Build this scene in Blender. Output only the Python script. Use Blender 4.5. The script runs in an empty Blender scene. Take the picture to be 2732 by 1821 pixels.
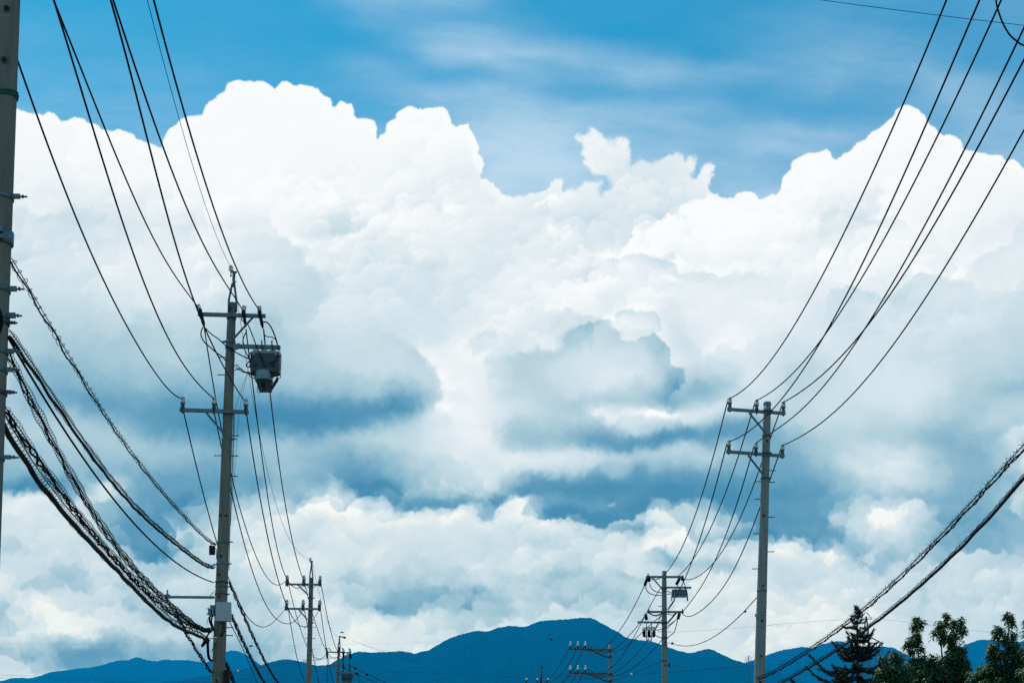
import bpy, bmesh, math, random
import numpy as np
from mathutils import Vector, Matrix
random.seed(11)
C = bpy.context.scene.collection
scene = bpy.context.scene
# ---------------------------------------------------------------- camera, light, exposure
EYE = 1.6
F = 4200.0                       # focal length in units of the 2732-wide frame
CX, HY = 1366.0, 2123.0          # principal column and horizon row in the same units
cd = bpy.data.cameras.new('camera'); cam = bpy.data.objects.new('camera', cd); C.objects.link(cam)
cam.location = (0, 0, EYE); cam.rotation_euler = (math.radians(90), 0, 0)
cd.sensor_width = 36; cd.lens = F/2732*36; cd.shift_y = (HY-910.5)/2732
cd.clip_start = .1; cd.clip_end = 60000
scene.camera = cam; scene.cycles.use_denoising = False; scene.cycles.use_adaptive_sampling = False
SUN_EL, SUN_AZ = 58, -38         # degrees above the horizon, degrees left of straight ahead
HAZE_DENSITY = 7.6e-5
HAZE_TOP = 1190.0
HAZE_COLOR = (.004, .50, 1.0)
AIR_LIGHT = (.006, .263, .62)     # brightness of the lit air itself
WORLD_STRENGTH = .10
scene.view_settings.view_transform = 'Standard'; scene.view_settings.look = 'None'
scene.view_settings.exposure = 0; scene.view_settings.gamma = 1; scene.view_settings.use_curve_mapping = False
scene.cycles.volume_bounces = 1; scene.cycles.max_bounces = 8
sd = bpy.data.lights.new('sun', 'SUN'); sd.energy = 3.0; sd.angle = math.radians(.6); sd.color = (1, .96, .9)
sun = bpy.data.objects.new('sun', sd); C.objects.link(sun); sun.location = (0, 0, 60)
_a, _e = math.radians(SUN_AZ), math.radians(SUN_EL)
sdir = Vector((math.sin(_a)*math.cos(_e), math.cos(_a)*math.cos(_e), math.sin(_e)))   # towards the sun
sun.rotation_euler = sdir.to_track_quat('Z', 'Y').to_euler()
# ---------------------------------------------------------------- the cloud field of the sky (computed, no image file)
import numpy as np
SKX0, SKX1, SKY0, SKY1 = -700.0, 3432.0, -1000.0, 2123.0      # extent of the front sector, in units of 1/4200 of the tangent
SKS = 2.3                                                       # sky units per texel
SW, SH = int((SKX1-SKX0)/SKS)+1, int((SKY1-SKY0)/SKS)+1
def sky_field():
    rng = np.random.RandomState(7)
    PX, PY = np.meshgrid((SKX0+np.arange(SW)*SKS).astype(np.float32), (SKY0+np.arange(SH)*SKS).astype(np.float32))
    def vnoise(x, y, seed):
        r = np.random.RandomState(seed); L = r.rand(256, 256).astype(np.float32)
        xi = np.floor(x).astype(np.int32); yi = np.floor(y).astype(np.int32)
        fx = x-xi; fy = y-yi; fx = fx*fx*fx*(fx*(fx*6-15)+10); fy = fy*fy*fy*(fy*(fy*6-15)+10)
        x0 = xi & 255; x1 = (xi+1) & 255; y0 = yi & 255; y1 = (yi+1) & 255
        a = L[y0, x0]; b = L[y0, x1]; c = L[y1, x0]; d = L[y1, x1]
        return (a+(b-a)*fx)*(1-fy)+(c+(d-c)*fx)*fy
    def fbm(x, y, scale, octs, seed, gain=0.5, billow=False):
        s = 0; amp = 1; tot = 0
        for o in range(octs):
            n = vnoise(x/scale*2**o+17.3*o+seed, y/scale*2**o+9.1*o, seed*31+o)
            if billow: n = 1-np.abs(2*n-1)
            s = s+amp*n; tot += amp; amp *= gain
        return s/tot-0.5
    def blur(a, r):                                            # three box passes, r in sky units
        k = max(1, int(round(r/SKS/1.7)))
        for _ in range(3):
            for ax in (0, 1):
                p = np.pad(a, [(k+1, k) if i == ax else (0, 0) for i in (0, 1)], mode='edge')
                c = np.cumsum(p, axis=ax, dtype=np.float64); n = a.shape[ax]
                hi = c[2*k+1:2*k+1+n] if ax == 0 else c[:, 2*k+1:2*k+1+n]
                lo = c[0:n] if ax == 0 else c[:, 0:n]
                a = ((hi-lo)/(2*k+1)).astype(np.float32)
        return a
    def raster(poly, box=None):
        P = np.array(poly, float); Q = np.roll(P, -1, axis=0)
        jb, je, ib, ie = box or (0, SH, 0, SW)
        m = np.zeros((je-jb, ie-ib), np.float32)
        for j in range(jb, je):
            y = SKY0+j*SKS; c = (P[:, 1] <= y) != (Q[:, 1] <= y)
            if not c.any(): continue
            xs = np.sort(P[c, 0]+(y-P[c, 1])/(Q[c, 1]-P[c, 1])*(Q[c, 0]-P[c, 0]))
            for k in range(0, len(xs)-1, 2):
                i0 = int(max(0, math.ceil((xs[k]-SKX0)/SKS)-ib)); i1 = int(min(ie-ib, math.ceil((xs[k+1]-SKX0)/SKS)-ib))
                if i1 > i0: m[j-jb, i0:i1] = 1
        return m
    def sample(m, x, y):
        u = np.clip((x-SKX0)/SKS, 0, SW-1.001); v = np.clip((y-SKY0)/SKS, 0, SH-1.001)
        i = u.astype(np.int32); j = v.astype(np.int32); fx = u-i; fy = v-j
        i2 = np.minimum(i+1, SW-1); j2 = np.minimum(j+1, SH-1)
        return (m[j, i]*(1-fx)+m[j, i2]*fx)*(1-fy)+(m[j2, i]*(1-fx)+m[j2, i2]*fx)*fy
    def cells(x, y, scale, seed):                              # rounded bumps, one per cell: the cauliflower of a cumulus
        r = np.random.RandomState(seed); ox = r.rand(128, 128).astype(np.float32); oy = r.rand(128, 128).astype(np.float32); hz = r.rand(128, 128).astype(np.float32)*.5
        x = x/scale; y = y/scale; xi = np.floor(x).astype(np.int32); yi = np.floor(y).astype(np.int32); fx = x-xi; fy = y-yi
        best = np.full(x.shape, -9, np.float32)
        for dy in (-1, 0, 1):
            for dx in (-1, 0, 1):
                a = (yi+dy) & 127; b = (xi+dx) & 127
                d = (dx+ox[a, b]-fx)**2+(dy+oy[a, b]-fy)**2
                best = np.maximum(best, 1-d-hz[a, b])
        return best
    def grid(rows, x0=0, dx=100):                              # rows {y: [values every dx]} -> smooth field
        ys = sorted(rows); n = max(len(rows[y]) for y in ys)
        G = np.array([rows[y] for y in ys], np.float32)
        xs = np.arange(n)*dx+x0
        def cub(A, src, dst):                                  # monotone-ish cubic along axis 0
            dst = np.clip(dst, src[0], src[-1]-1e-3); k = np.clip(np.searchsorted(src, dst, side='right')-1, 0, len(src)-2)
            m = np.gradient(A, src, axis=0); h = (src[k+1]-src[k])[:, None]; t = ((dst-src[k])/(src[k+1]-src[k]))[:, None]
            return A[k]*(2*t**3-3*t**2+1)+m[k]*h*(t**3-2*t**2+t)+A[k+1]*(3*t**2-2*t**3)+m[k+1]*h*(t**3-t**2)
        T = cub(G, np.array(ys, float), (SKY0+np.arange(SH)*SKS))
        return cub(T.T, xs.astype(float), (SKX0+np.arange(SW)*SKS)).T.astype(np.float32)
    def tp(t, pts):                                            # points written in one of twelve sectors
        ox, oy = {1:(0,0),2:(680,0),3:(1360,0),4:(2032,0),5:(0,600),6:(680,600),7:(1360,600),8:(2032,600),9:(0,1200),10:(680,1200),11:(1360,1200),12:(2032,1200)}[t]
        return [(ox+a/2.527, oy+b/2.527) for a, b in pts]
    # ---- warps shared by every edge
    w1x = fbm(PX, PY, 90, 5, 1, .55); w1y = fbm(PX, PY, 90, 5, 2, .55)
    bx = fbm(PX, PY, 34, 4, 3, .5); by = fbm(PX, PY, 34, 4, 4, .5)
    soft = fbm(PX, PY, 260, 3, 5)*2
    qx = PX+w1x*60; qy = PY+w1y*60
    K1 = cells(qx, qy, 150, 41); K2 = cells(qx, qy, 64, 42); K3 = cells(qx+bx*10, qy+by*10, 28, 43)
    K4 = cells(qx+bx*14, qy+by*14, 13, 44)
    H = K1*1.0+K2*.5+K3*.22
    Hs = (K2-.6)*.14+(K3-.6)*.30+(K4-.6)*.20+bx*.30                        # fine relief used on outlines
    # ---- top outline of the cumulus bank
    top = [(-2000, 250), (-700, 260), (-200, 275)]
    top += tp(1, [(112,735),(150,750),(245,755),(290,765),(330,748),(370,765),(400,800),(435,815),(500,790),(570,795),(600,825),(660,845),(680,880),(750,900),(800,875),(850,885),(900,930),(960,965),(1020,965),(1085,995),(1100,940),(1120,895),(1165,855),(1215,805),(1330,775),(1360,785),(1400,690),(1500,610),(1540,545),(1620,535),(1680,555)])
    top += tp(2, [(0,555),(45,540),(100,560),(130,590),(170,550),(210,545),(265,575),(310,575),(350,572),(430,600),(500,660),(525,740),(570,685),(600,705),(650,698),(667,740),(668,790),(700,800),(715,790),(760,800),(800,815),(820,860),(815,940),(830,945),(860,905),(885,895),(885,840),(920,815),(950,810),(950,765),(1000,740),(1040,707),(1080,730),(1130,745),(1170,720),(1215,725),(1260,710),(1300,730),(1305,790),(1350,855),(1375,835),(1400,840),(1430,825),(1450,870),(1490,920),(1520,985),(1500,1030),(1530,1050),(1530,1150),(1510,1195),(1560,1205),(1600,1240),(1650,1280),(1670,1315)])
    top += tp(3, [(0,1320),(40,1330),(100,1300),(190,1270),(250,1230),(320,1195),(355,1240),(370,1310),(430,1275),(480,1245),(560,1225),(605,1215),(600,1260),(575,1300),(620,1310),(690,1260),(790,1200),(840,1120),(900,1090),(960,1075),(1010,1050),(1075,1022),(1150,1040),(1180,1060),(1225,1047),(1275,1085),(1250,1130),(1220,1170),(1255,1190),(1295,1185),(1320,1140),(1360,1120),(1390,1160),(1365,1200),(1355,1280),(1410,1295),(1500,1325),(1540,1285),(1600,1275),(1640,1280),(1690,1345),(1740,1320)])
    top += tp(4, [(0,1330),(50,1318),(100,1320),(130,1290),(130,1210),(160,1175),(190,1150),(210,1090),(250,1055),(350,1030),(385,1030),(430,1002),(470,1020),(478,1060),(500,1070),(560,1010),(600,1005),(640,950),(690,935),(730,885),(800,850),(830,815),(860,800),(910,740),(960,718),(1020,722),(1070,745),(1115,775),(1125,825),(1160,855),(1200,910),(1260,910),(1310,930),(1350,970),(1365,1015),(1430,1025),(1500,1045),(1600,1045),(1650,1080),(1700,1070),(1770,1130)])
    top += [(2790, 470), (2900, 420), (3050, 400), (3250, 440), (3500, 430), (5000, 450), (5000, 3000), (-2000, 3000)]
    puff = tp(3, [(450,930),(490,905),(545,905),(560,865),(590,862),(630,905),(655,950),(700,955),(790,950),(795,1000),(835,1075),(820,1150),(790,1200),(720,1255),(690,1240),(670,1190),(620,1180),(550,1180),(510,1150),(510,1050),(490,980)])
    mt = np.maximum(raster(top), raster(puff))
    mt = np.minimum(mt, 1)
    k = np.clip((PX-1300)/200, 0, 1)*np.clip((2000-PX)/100, 0, 1)   # the torn middle of the bank is softer
    f = sample(blur(mt, 5), PX+w1x*13, PY+w1y*13)-.5+Hs*(.85+.5*k)
    alpha = np.clip(f*(9-5.0*k)+.5, 0, 1); alpha = alpha*alpha*(3-2*alpha)
    # ---- tones: 0 = deep blue-grey shade, 1 = full white
    R = {}
    R[-1000]=[1]*28; R[250]=[1]*28
    R[350]=[1,1,1,1,1,1,1,1,1,1,1,1,1,1, .97,.96,.93,.95,.9,.93,1,1,1,1,1,1,1,1]
    R[430]=[.99,.98,.99,.99,.99,1,1,1,.99,.99,.98,.98,.97,.99, .94,.96,.93,.86,.86,.95,1,1,1,1,1,1,1,.99]
    R[500]=[.97,.95,.96,.97,.98,1,1,1,.99,.98,.97,.96,.91,.95, .93,.92,.90,.84,.86,.93,1,1,.99,.99,1,1,.99,.98]
    R[550]=[.95,.91,.90,.92,.96,.97,.99,.99,.98,.97,.98,.97,.93,.95, .92,.91,.88,.88,.92,.99,1,1,.98,.97,.99,.99,.99,.97]
    R[600]=[.90,.87,.82,.86,.90,.94,.92,.95,.97,.91,.95,.97,.95,.93, .92,.89,.87,.96,1,1,1,.99,.95,.97,.98,.98,.97,.94]
    R[650]=[.86,.83,.83,.90,.92,.95,.93,.88,.94,.94,.93,.93,.93,.91, .89,.88,.93,.98,.99,.99,1,.97,.96,.97,.98,.98,.95,.92]
    R[700]=[.84,.84,.86,.91,.95,.95,.92,.88,.86,.92,.88,.86,.88,.90, .91,.94,.97,.94,.93,.96,.95,.95,.96,.97,.98,.97,.92,.93]
    R[750]=[.82,.86,.88,.92,.94,.94,.90,.86,.80,.90,.86,.84,.87,.90, .95,.97,.97,.95,.95,.93,.92,.94,.95,.92,.90,.92,.93,.90]
    R[800]=[.80,.80,.80,.88,.90,.90,.84,.78,.76,.88,.84,.80,.86,.93, .97,.98,.96,.96,.96,.94,.93,.94,.86,.82,.80,.88,.87,.82]
    R[850]=[.76,.70,.70,.76,.80,.80,.72,.66,.74,.84,.82,.80,.90,.96, .96,.86,.86,.88,.94,.95,.94,.93,.84,.80,.84,.88,.86,.74]
    R[900]=[.72,.64,.58,.60,.66,.68,.60,.58,.66,.78,.80,.84,.93,.94, .90,.76,.74,.80,.82,.96,.95,.90,.86,.82,.84,.86,.78,.70]
    R[950]=[.66,.54,.48,.50,.58,.62,.52,.56,.68,.76,.78,.80,.94,.92, .78,.74,.80,.82,.70,.94,.94,.80,.84,.86,.84,.80,.72,.66]
    R[1000]=[.62,.45,.40,.40,.48,.55,.50,.50,.62,.68,.72,.70,.92,.94, .66,.72,.86,.86,.66,.62,.90,.66,.78,.85,.86,.82,.66,.56]
    R[1030]=[.58,.38,.32,.33,.40,.42,.40,.42,.56,.58,.58,.55,.90,.95, .70,.66,.80,.74,.46,.44,.88,.62,.76,.84,.86,.82,.62,.48]
    R[1060]=[.55,.42,.30,.28,.30,.28,.25,.28,.38,.48,.38,.32,.82,.94, .76,.58,.62,.56,.40,.56,.84,.70,.78,.82,.84,.74,.60,.55]
    R[1100]=[.56,.58,.48,.38,.20,.14,.10,.06,.10,.16,.14,.22,.90,.93, .72,.60,.82,.84,.84,.82,.68,.66,.76,.74,.74,.66,.58,.62]
    R[1130]=[.58,.64,.58,.50,.28,.14,.06,.02,.04,.14,.36,.60,.90,.90, .54,.46,.56,.64,.52,.44,.36,.60,.74,.70,.66,.56,.52,.66]
    R[1160]=[.58,.62,.62,.58,.44,.30,.20,.12,.26,.50,.64,.72,.90,.92, .40,.30,.22,.22,.16,.16,.24,.50,.70,.66,.62,.48,.46,.60]
    R[1200]=[.58,.56,.56,.56,.52,.46,.44,.56,.56,.44,.52,.74,.88,.92, .92,.88,.74,.60,.66,.54,.34,.44,.62,.78,.80,.50,.38,.78]
    R[1240]=[.44,.46,.48,.46,.42,.34,.34,.54,.52,.34,.32,.56,.86,.88, .82,.60,.50,.44,.50,.52,.34,.36,.54,.80,.84,.54,.38,.74]
    R[1270]=[.34,.32,.44,.40,.32,.26,.26,.44,.50,.22,.22,.38,.76,.86, .36,.22,.20,.22,.26,.30,.30,.30,.42,.78,.84,.54,.38,.60]
    R[1300]=[.24,.18,.34,.66,.30,.20,.18,.30,.42,.20,.16,.22,.58,.78, .24,.12,.10,.10,.08,.12,.20,.22,.30,.66,.78,.48,.40,.66]
    R[1330]=[.80,.80,.46,.66,.24,.16,.20,.30,.54,.86,.24,.12,.16,.30, .52,.24,.22,.16,.06,.04,.12,.16,.18,.30,.40,.38,.40,.66]
    R[1370]=[.88,.90,.80,.50,.22,.18,.62,.64,.80,.94,.78,.84,.90,.50, .86,.24,.26,.44,.66,.22,.16,.18,.26,.84,.88,.40,.34,.52]
    R[1400]=[.88,.92,.84,.36,.16,.44,.86,.84,.80,.92,.92,.88,.92,.80, .86,.72,.30,.24,.90,.66,.20,.16,.24,.84,.84,.32,.28,.50]
    R[1440]=[.84,.86,.74,.32,.16,.46,.86,.84,.72,.90,.90,.88,.90,.92, .88,.88,.80,.84,.90,.44,.28,.44,.28,.60,.78,.30,.26,.46]
    R[1470]=[.62,.70,.72,.52,.18,.30,.84,.86,.76,.86,.92,.88,.86,.90, .90,.88,.86,.88,.72,.72,.76,.88,.72,.36,.64,.36,.32,.56]
    R[1500]=[.66,.76,.84,.62,.36,.54,.86,.86,.84,.82,.88,.88,.84,.90, .88,.84,.88,.80,.52,.42,.76,.90,.84,.40,.46,.54,.50,.68]
    R[1540]=[.80,.60,.62,.78,.60,.78,.82,.80,.86,.66,.66,.72,.74,.84, .66,.64,.90,.66,.80,.78,.84,.90,.90,.74,.72,.76,.80,.86]
    R[1580]=[.86,.54,.48,.70,.62,.76,.78,.74,.88,.46,.60,.38,.56,.50, .62,.66,.58,.88,.70,.86,.88,.90,.88,.80,.80,.76,.80,.80]
    R[1620]=[.60,.84,.74,.50,.56,.74,.76,.66,.80,.84,.44,.40,.38,.36, .66,.48,.54,.78,.84,.86,.88,.88,.88,.82,.78,.72,.74,.78]
    R[1660]=[.62,.90,.94,.86,.58,.66,.66,.60,.72,.94,.92,.74,.66,.56, .70,.66,.72,.80,.88,.86,.86,.86,.86,.80,.76,.72,.72,.72]
    R[1700]=[.90,.94,.95,.82,.74,.72,.60,.56,.70,.94,.95,.94,.70,.80, .82,.80,.80,.84,.90,.88,.86,.86,.82,.82,.84,.78,.74,.70]
    R[1725]=[.52,.62,.64,.60,.54,.54,.48,.50,.62,.90,.94,.94,.78,.84, .84,.82,.82,.84,.88,.88,.86,.86,.82,.84,.82,.78,.74,.72]
    R[1755]=[.62,.34,.26,.30,.36,.44,.36,.42,.66,.88,.92,.92,.84,.84, .84,.84,.84,.86,.88,.88,.86,.86,.82,.82,.80,.78,.74,.72]
    R[1800]=[.88,.62,.30,.32,.40,.44,.40,.50,.70,.84,.86,.86,.84,.84, .84,.84,.84,.84,.86,.86,.84,.84,.80,.80,.78,.76,.74,.72]
    R[2123]=[.80]*28
    T = grid(R)
    wl = fbm(PX, PY, 260, 3, 8); wm = fbm(PX, PY, 260, 3, 9)
    T = sample(T, PX+wl*70+w1x*50+bx*10, PY+wm*55+w1y*45+by*10)
    # ---- inner edges: each adds a crisp contour that dies away on both sides
    again = []
    def edge(t, pts, close, a, r, s=1.0, rep=0):               # pts: the visible contour, close: how it is closed out of sight
        nonlocal T
        if not rep and t in (0, 3, 7, 8) and len(pts) > 5: again.append((t, pts, close, a*(.45 if t == 7 else .42), r, s*.8, 1))
        pts = tp(t, pts) if t else pts; close = tp(t, close) if t else close
        P = np.array(pts); mg = r*2+40
        ib = max(0, int((P[:, 0].min()-mg-SKX0)/SKS)); ie = min(SW, int((P[:, 0].max()+mg-SKX0)/SKS)+1)
        jb = max(0, int((P[:, 1].min()-mg-SKY0)/SKS)); je = min(SH, int((P[:, 1].max()+mg-SKY0)/SKS)+1)
        sl = (slice(jb, je), slice(ib, ie))
        m = raster(list(pts)+list(close), (jb, je, ib, ie))
        st = np.zeros(m.shape, np.float32); n = 0
        seg = np.hypot(*(P[1:]-P[:-1]).T); L = seg.sum(); acc = 0
        for (p, q, d) in zip(P[:-1], P[1:], seg):
            for u in np.arange(0, d, SKS):
                x, y = p+(q-p)*u/d; i = int((x-SKX0)/SKS)-ib; j = int((y-SKY0)/SKS)-jb
                e = 1 if not close else min(1, (acc+u)/(.12*L), (L-acc-u)/(.12*L))
                if 0 <= i < st.shape[1] and 0 <= j < st.shape[0]: st[j, i] = e
            acc += d
        g = r*.55; w = np.clip(blur(st, g)*g/SKS*2.2, 0, 1)
        f = blur(m, 10*s); u = (PX[sl]+w1x[sl]*30*s-SKX0)/SKS-ib; v = (PY[sl]+w1y[sl]*30*s-SKY0)/SKS-jb
        i = np.clip(u.astype(int), 0, ie-ib-1); j = np.clip(v.astype(int), 0, je-jb-1); f = f[j, i]
        sharp = np.clip(1.7+soft[sl]*4, .6, 4)/s
        sg = 1 if a > 0 else -1
        f = np.clip((f-.5+sg*Hs[sl]*1.1*s)*sharp+.5, 0, 1); f = f*f*(3-2*f)
        T[sl] += a*w*(f-blur(m, r))

    edge(6, [(800,690),(870,715),(990,750),(1060,820),(1100,870),(1180,920),(1230,1010),(1265,1100),(1275,1180),(1200,1270),(1100,1290)], [(500,1400),(-400,1200),(0,600)], -.24, 70, .8)
    edge(7, [(-60,900),(60,850),(150,830),(190,790),(250,830),(330,860),(350,760),(400,700),(470,685),(520,645),(560,660),(660,640),(700,660),(760,760),(850,790),(900,740),(950,720),(1000,720),(1060,780),(1095,850),(1070,930),(1110,970),(1180,940),(1190,1060),(1170,1110),(1090,1150),(1060,1230)], [(700,1210),(480,1220),(300,1200),(0,1190),(-80,1000)], -.28, 80, .8)
    edge(7, [(700,660),(690,600),(740,555),(800,555),(860,570),(950,575),(1000,620),(1020,680),(1000,720)], [(900,800),(800,800)], -.16, 40, .8)
    edge(6, [(1600,800),(1560,820),(1490,860),(1420,840),(1395,800),(1400,770),(1500,715),(1600,695),(1650,720),(1640,760)], [], -.17, 50, 1.1)
    edge(7, [(440,1290),(500,1225),(640,1210),(760,1240),(880,1255),(1060,1245),(1200,1235)], [(1300,1300),(900,1400),(600,1330)], .2, 50, 1.5)
    edge(7, [(550,1320),(620,1310),(700,1350),(800,1395),(900,1385),(1100,1350)], [(1100,1600),(500,1500)], -.2, 60, 1.4)
    edge(0, tp(10, [(-60,560),(0,480),(230,430),(280,380),(430,350),(480,330),(560,400),(620,400),(680,320),(780,290),(870,300),(920,340),(960,400),(1000,410),(1100,400),(1220,390),(1300,380),(1420,375),(1480,390),(1500,440),(1560,480),(1610,490),(1620,400),(1690,350)])+tp(11, [(0,320),(140,330),(70,420),(180,450),(300,470),(400,440),(480,490),(560,510),(640,530),(700,480),(830,460),(840,410),(900,395),(1060,400),(1100,440),(1170,510),(1200,600),(1300,620),(1400,580),(1500,600),(1640,600)])+tp(12, [(50,635),(220,620),(300,665),(450,670),(540,760),(600,820)]), [(2260,1900),(640,1900)], .36, 70, .7)
    edge(12, [(600,825),(700,825),(850,840),(1100,840),(1260,810),(1560,815),(1900,760)], [(1900,1300),(600,1300)], .2, 60, 1.2)
    edge(12, [(950,570),(880,640),(860,700),(800,690),(780,760),(700,760),(640,700),(600,620),(560,540),(480,500),(430,420),(520,410),(760,430),(900,440)], [], .26, 60, 1.0)
    edge(9, [(1470,330),(1390,370),(1240,390),(1140,400),(1080,440),(1140,480),(1190,560),(1170,640),(1240,680),(1150,740),(1000,760),(880,730)], [(700,300),(1000,-100),(1470,0)], -.38, 60, .8)
    edge(9, [(880,730),(780,600),(640,480),(560,400),(620,350),(720,350),(770,310),(730,250),(620,200),(560,150)], [(900,-50),(1200,400)], -.3, 50, .8)
    edge(9, [(-300,290),(0,280),(110,290),(220,310),(300,290),(420,330),(500,430)], [(400,600),(-300,600)], .26, 50, .8)
    edge(9, [(1260,680),(1240,690),(1270,620),(1230,560),(1290,550),(1320,600),(1300,650)], [], -.35, 30, 1.0)
    edge(9, [(0,700),(200,690),(400,700),(600,720),(700,760)], [(700,900),(0,900)], .14, 50, 1)
    edge(9, [(560,1060),(400,1090),(300,1040),(150,1010),(130,900),(300,830)], [(900,880),(900,980)], -.2, 50, .9)
    edge(9, [(760,1180),(600,1080),(560,1060)], [(600,900),(1000,1000)], -.16, 50, .9)
    edge(9, [(0,1010),(130,1070),(190,1110),(200,1180),(100,1220),(0,1240)], [(-200,1240),(-200,1000)], -.24, 40, .9)
    edge(9, [(780,1110),(900,1060),(1100,1060),(1250,1070)], [(1250,1300),(780,1300)], -.16, 50, 1.2)
    edge(9, [(-100,1370),(40,1370),(130,1400),(160,1450),(220,1430),(300,1440)], [(240,1700),(-100,1700)], .4, 50, .8)
    edge(11, [(890,690),(960,650),(1000,630),(1050,650),(1090,720),(1160,740),(1190,780)], [(1100,840),(950,780)], -.4, 50, .7)
    edge(11, [(1240,740),(1330,710),(1400,740),(1540,790)], [(1500,850),(1350,850)], -.3, 50, .9)
    edge(11, [(690,800),(760,815),(850,855),(790,870),(740,860)], [], -.3, 40, .8)
    edge(11, [(655,345),(705,345),(712,385),(670,385)], [], .3, 24, .6)
    edge(11, [(-200,800),(0,790),(200,800),(320,770),(400,830),(390,900)], [(500,1100),(-100,1100)], -.16, 60, .9)
    edge(11, [(240,900),(280,1000),(380,1080),(500,1090)], [(500,900)], -.2, 40, .8)
    edge(10, [(960,780),(1060,800),(1240,800),(1420,760),(1500,860),(1600,900)], [(1600,1100),(960,1100)], -.16, 60, 1)
    edge(10, [(1700,1040),(1760,1110),(1560,1110),(1380,1060)], [(1300,900),(1700,900)], -.16, 50, .9)
    edge(10, [(680,1040),(860,1100),(1060,1120),(1130,1180),(1150,1280)], [(1100,1400),(600,1400)], .2, 60, .9)
    edge(10, [(600,800),(560,880),(590,960),(640,1040)], [(900,1040),(900,800)], -.14, 50, 1)
    edge(10, [(1460,930),(1520,900),(1570,930),(1520,970),(1470,985)], [], -.3, 30, .9)
    edge(10, [(1500,430),(1540,440),(1590,490),(1530,480)], [], -.4, 24, .7)
    edge(12, [(500,20),(640,60),(720,110),(870,60),(920,130),(980,200),(900,300)], [(600,400),(300,250)], .22, 70, 1.2)
    edge(12, [(1767,50),(1690,110),(1720,180),(1740,260),(1690,330),(1660,420),(1767,490)], [(2200,500),(2200,0)], .3, 60, .8)
    edge(8, [(1630,1440),(1680,1380),(1760,1350),(1900,1340)], [(1900,1700),(1700,1700)], .3, 60, .9)
    edge(8, [(440,560),(460,450),(560,410),(620,385),(680,440),(800,460),(900,440),(960,400),(1050,345),(1200,335),(1290,370),(1400,350),(1480,450)], [(1480,900),(440,900)], -.14, 80, .8)
    edge(8, [(1480,560),(1560,470),(1700,440),(1900,430)], [(1900,800),(1480,800)], -.12, 60, .8)
    edge(8, [(1370,350),(1400,250),(1500,190),(1660,130),(1700,40),(1800,-60)], [(2000,400)], -.08, 60, .8)
    edge(7, [(530,290),(640,250),(800,215),(900,210),(1030,220),(1130,290),(1170,340),(1260,310),(1340,325),(1440,345),(1500,320),(1700,310),(1770,400)], [(1700,600),(530,600)], -.12, 60, .8)
    edge(6, [(-100,20),(0,40),(190,90),(260,160),(320,240),(460,340),(480,400),(440,520)], [(-100,540)], -.15, 80, .8)
    edge(2, [(740,1530),(760,1480),(800,1440),(860,1410),(940,1390),(1060,1390),(1140,1410)], [(1500,1700),(740,1700)], .12, 60, .8)
    edge(2, [(1380,1460),(1280,1440),(1250,1390),(1300,1320),(1400,1290),(1500,1200)], [(1740,1200),(1700,1400)], .10, 50, .7)
    edge(6, [(480,60),(530,75),(640,60),(740,20),(740,-20)], [(600,-60)], -.16, 40, .7)
    edge(4, [(380,1650),(410,1420),(450,1390),(560,1385),(610,1440),(700,1470),(900,1470),(1000,1500)], [(1060,1700)], -.10, 60, .8)
    edge(3, [(700,1800),(860,1530),(1050,1460),(1200,1380),(1320,1330),(1360,1290)], [(1900,1290),(1900,2000)], .12, 60, .8)
    edge(5, [(0,-30),(100,-120),(300,-60),(420,-110),(600,-120),(760,-40)], [(700,200),(0,200)], -.10, 70, .9)
    edge(5, [(200,-30),(330,-100),(480,-80),(620,-30),(560,60)], [(200,100)], -.06, 50, .9)
    # ---- the heaped-up lobes: thousands of rounded puffs laid from the top of the bank downwards, each lit from above left
    sweep = (Hs+bx*.5)
    tl = fbm(PX, PY, 90, 3, 31)*2                               # clustering of the lobes
    def puffs(T, alpha, n, r0, r1, delta, y0, y1, seed, keep, fol):
        depth = blur(mask0, r1*.75)
        rg = np.random.RandomState(seed)
        cx = rg.uniform(SKX0, SKX1, n); cy = np.sort(rg.uniform(y0, y1, n)); rr = np.exp(rg.uniform(math.log(r0), math.log(r1), n))
        ii = np.clip(((cx-SKX0)/SKS).astype(int), 0, SW-1); jj = np.clip(((cy-SKY0)/SKS).astype(int), 0, SH-1)
        puf = keep[jj, ii]; ok = (rg.rand(n) < puf*(.65+.7*tl[jj, ii])) & (depth[jj, ii] > .90)
        asp = rg.uniform(.75, 1.15, n); amp = rg.uniform(.5, 1.3, n)
        base = T.copy()
        for k in np.nonzero(ok)[0]:
            r = rr[k]; R = r*1.5; ia = int((cx[k]-R-SKX0)/SKS); ib = int((cx[k]+R-SKX0)/SKS)+1; ja = int((cy[k]-R-SKY0)/SKS); jb = int((cy[k]+R-SKY0)/SKS)+1
            if ia < 0 or ja < 0 or ib >= SW or jb >= SH: continue
            sl = (slice(ja, jb), slice(ia, ib))
            dx = (PX[sl]-cx[k])/r; dy = (PY[sl]-cy[k])/(r*asp[k]); d = np.sqrt(dx*dx+dy*dy)+sweep[sl]*.55
            soft_ = max(2.6/r, .05)+(1-puf[k])*.30
            a = np.clip((1-d)/soft_, 0, 1); a = a*a*(3-2*a)
            a = a*np.clip(1-(dy+.15)/.85, 0, 1)
            if alpha is not None:
                al = np.clip((1.03-(d-sweep[sl]*.30))/max(3.0/r, .05), 0, 1); alpha[sl] = np.maximum(alpha[sl], al*al*(3-2*al)*(1-np.clip((dy-.2)/.5, 0, 1)))
            c = base[jj[k], ii[k]]; g = base[sl]+(c-base[sl])*fol
            v = g+delta*amp[k]*(min(1, (1.0-c)*5+.42))*(-dy*.75-dx*.28-.26)*puf[k]*calm[sl]
            T[sl] += (v-T[sl])*a
        return T
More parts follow.
